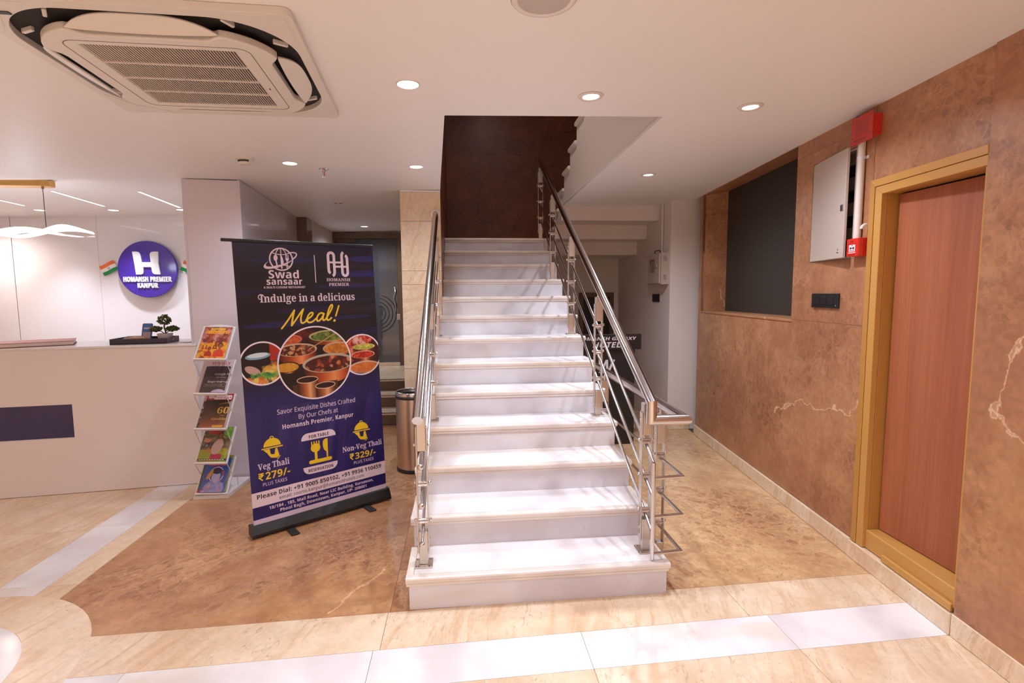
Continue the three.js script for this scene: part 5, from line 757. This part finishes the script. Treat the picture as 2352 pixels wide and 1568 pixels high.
// ------------------------------------------------------------------ beside and under the stairs
{ const t = thing('electric_box', 'grey wall mounted electrical box with labelled door beside the white pier', 'electrical box', [2.06, 1.55, -3.14], -Math.PI / 2);
  part('case', rspan(-0.18, 0.18, 0, 0.335, 0, 0.085, 0.003), M.greige, t); part('door', rspan(-0.178, 0.155, 0.012, 0.325, 0.085, 0.1, 0.003), M.greige, t);
  const tex = canvasTex(160, 160, (g) => { g.fillStyle = '#a08c80'; g.fillRect(0, 0, 160, 160); g.fillStyle = '#4a3a34'; g.fillRect(8, 8, 34, 30); g.fillRect(10, 50, 18, 24); g.fillStyle = '#a8423a'; g.fillRect(56, 12, 90, 14); g.fillStyle = '#7a6a60'; for (let y = 40; y < 150; y += 12) g.fillRect(70, y, 76, 5); g.fillStyle = '#8a5048'; g.fillRect(10, 140, 136, 6); });
  part('label_sticker', box(0.14, 0.15, 0.0008, -0.04, 0.2, 0.1006), std(0xffffff, 0.6, 0, { map: tex }), t); part('door_handle', [rspan(0.06, 0.11, 0.175, 0.19, 0.1, 0.112, 0.004), cyl(0.01, 0.02, 0.11, 0.2, 0.108, 12)], M.steel, t);
  for (const y of [0.245, 0.26, 0.275, 0.29, 0.05, 0.065, 0.08, 0.095]) part('vent_slot', rspan(0.1801, 0.1808, y, y + 0.004, 0.03, 0.06, 0.0003), M.steelDark, t);
  part('wire_tail', new THREE.TubeGeometry(new THREE.CatmullRomCurve3([V(-0.1, 0.335, 0.05), V(-0.08, 0.36, 0.06), V(-0.02, 0.365, 0.05), V(0.04, 0.36, 0.05), V(0.06, 0.335, 0.045)]), 24, 0.005, 7), M.black, t); }
{ const t = thing('wall_conduit', 'thin white conduit running from the electrical box up to the ceiling', 'pipe', [2.046, 1.886, -3.13]);
  part('tube', cyl(0.011, 0.515, 0, 0.2575, 0, 16), M.pvc, t); part('pipe_clip', cyl(0.0135, 0.012, 0, 0.26, 0, 16), M.rackWhite, t); part('ceiling_elbow', ball(0.016, 0, 0.51, 0, 12), M.pvc, t); }
{ const t = thing('socket_plate', 'black square socket plate below the electrical box', 'socket', [2.06, 1.405, -3.3], -Math.PI / 2);
  part('frame', rspan(-0.1, 0.1, -0.043, 0.043, 0, 0.012, 0.003), M.black, t); part('socket_module', rspan(-0.07, 0.07, -0.026, 0.026, 0.012, 0.014, 0.001), M.blackMatt, t); }
{ const t = thing('sign_board', 'black standing hotel sign board with white slanted lettering beside the stairs', 'sign', [1.24, 0, -2.44]);
  part('body_board', rspan(-0.36, 0.292, 0.004, 0.93, -0.05, -0.022, 0.004), M.black, t, 'tall black board');
  const tex = canvasTex(640, 160, (g) => { g.fillStyle = '#1b1513'; g.fillRect(0, 0, 640, 160); g.fillStyle = '#d8c8c8'; const T = (s, x0, x1, y, size) => { g.font = `bold ${size}px sans-serif`; const w = g.measureText(s).width; g.save(); g.translate(x0, y); g.transform((x1 - x0) / w, 0, -0.22, 1, 0, 0); g.fillText(s, 0, 0); g.restore(); }; T('HOMANSH GALAXY', 70, 590, 62, 46); T('HOTEL', 205, 455, 138, 78); });
  const g = rspan(-0.36, 0.345, 0.928, 1.075, -0.02, 0.0, 0.003), p = g.attributes.position, u = g.attributes.uv; for (let i = 0; i < p.count; i++) u.setXY(i, (p.getX(i) + 0.36) / 0.705, (p.getY(i) - 0.928) / 0.147);
  part('header_board', g, std(0xffffff, 0.45, 0, { map: tex }), t, 'header lettered HOMANSH GALAXY HOTEL');
  const w = new TextGeometry('W', { font: FONT, size: 0.125, depth: 0.003, curveSegments: 3 }); w.applyMatrix4(new THREE.Matrix4().makeShear(0, 0, 0.22, 0, 0, 0)); part('letter_w', w.translate(-0.09, 0.705, -0.022), std([0.70, 0.62, 0.62], 0.5), t, 'white slanted letter'); }
scene.traverse((o) => { if (o.isMesh) { o.castShadow = o.receiveShadow = true; } if (o.isLight && !o.isRectAreaLight) o.castShadow = true; delete o.userData.names; });
renderer.render(scene, camera);
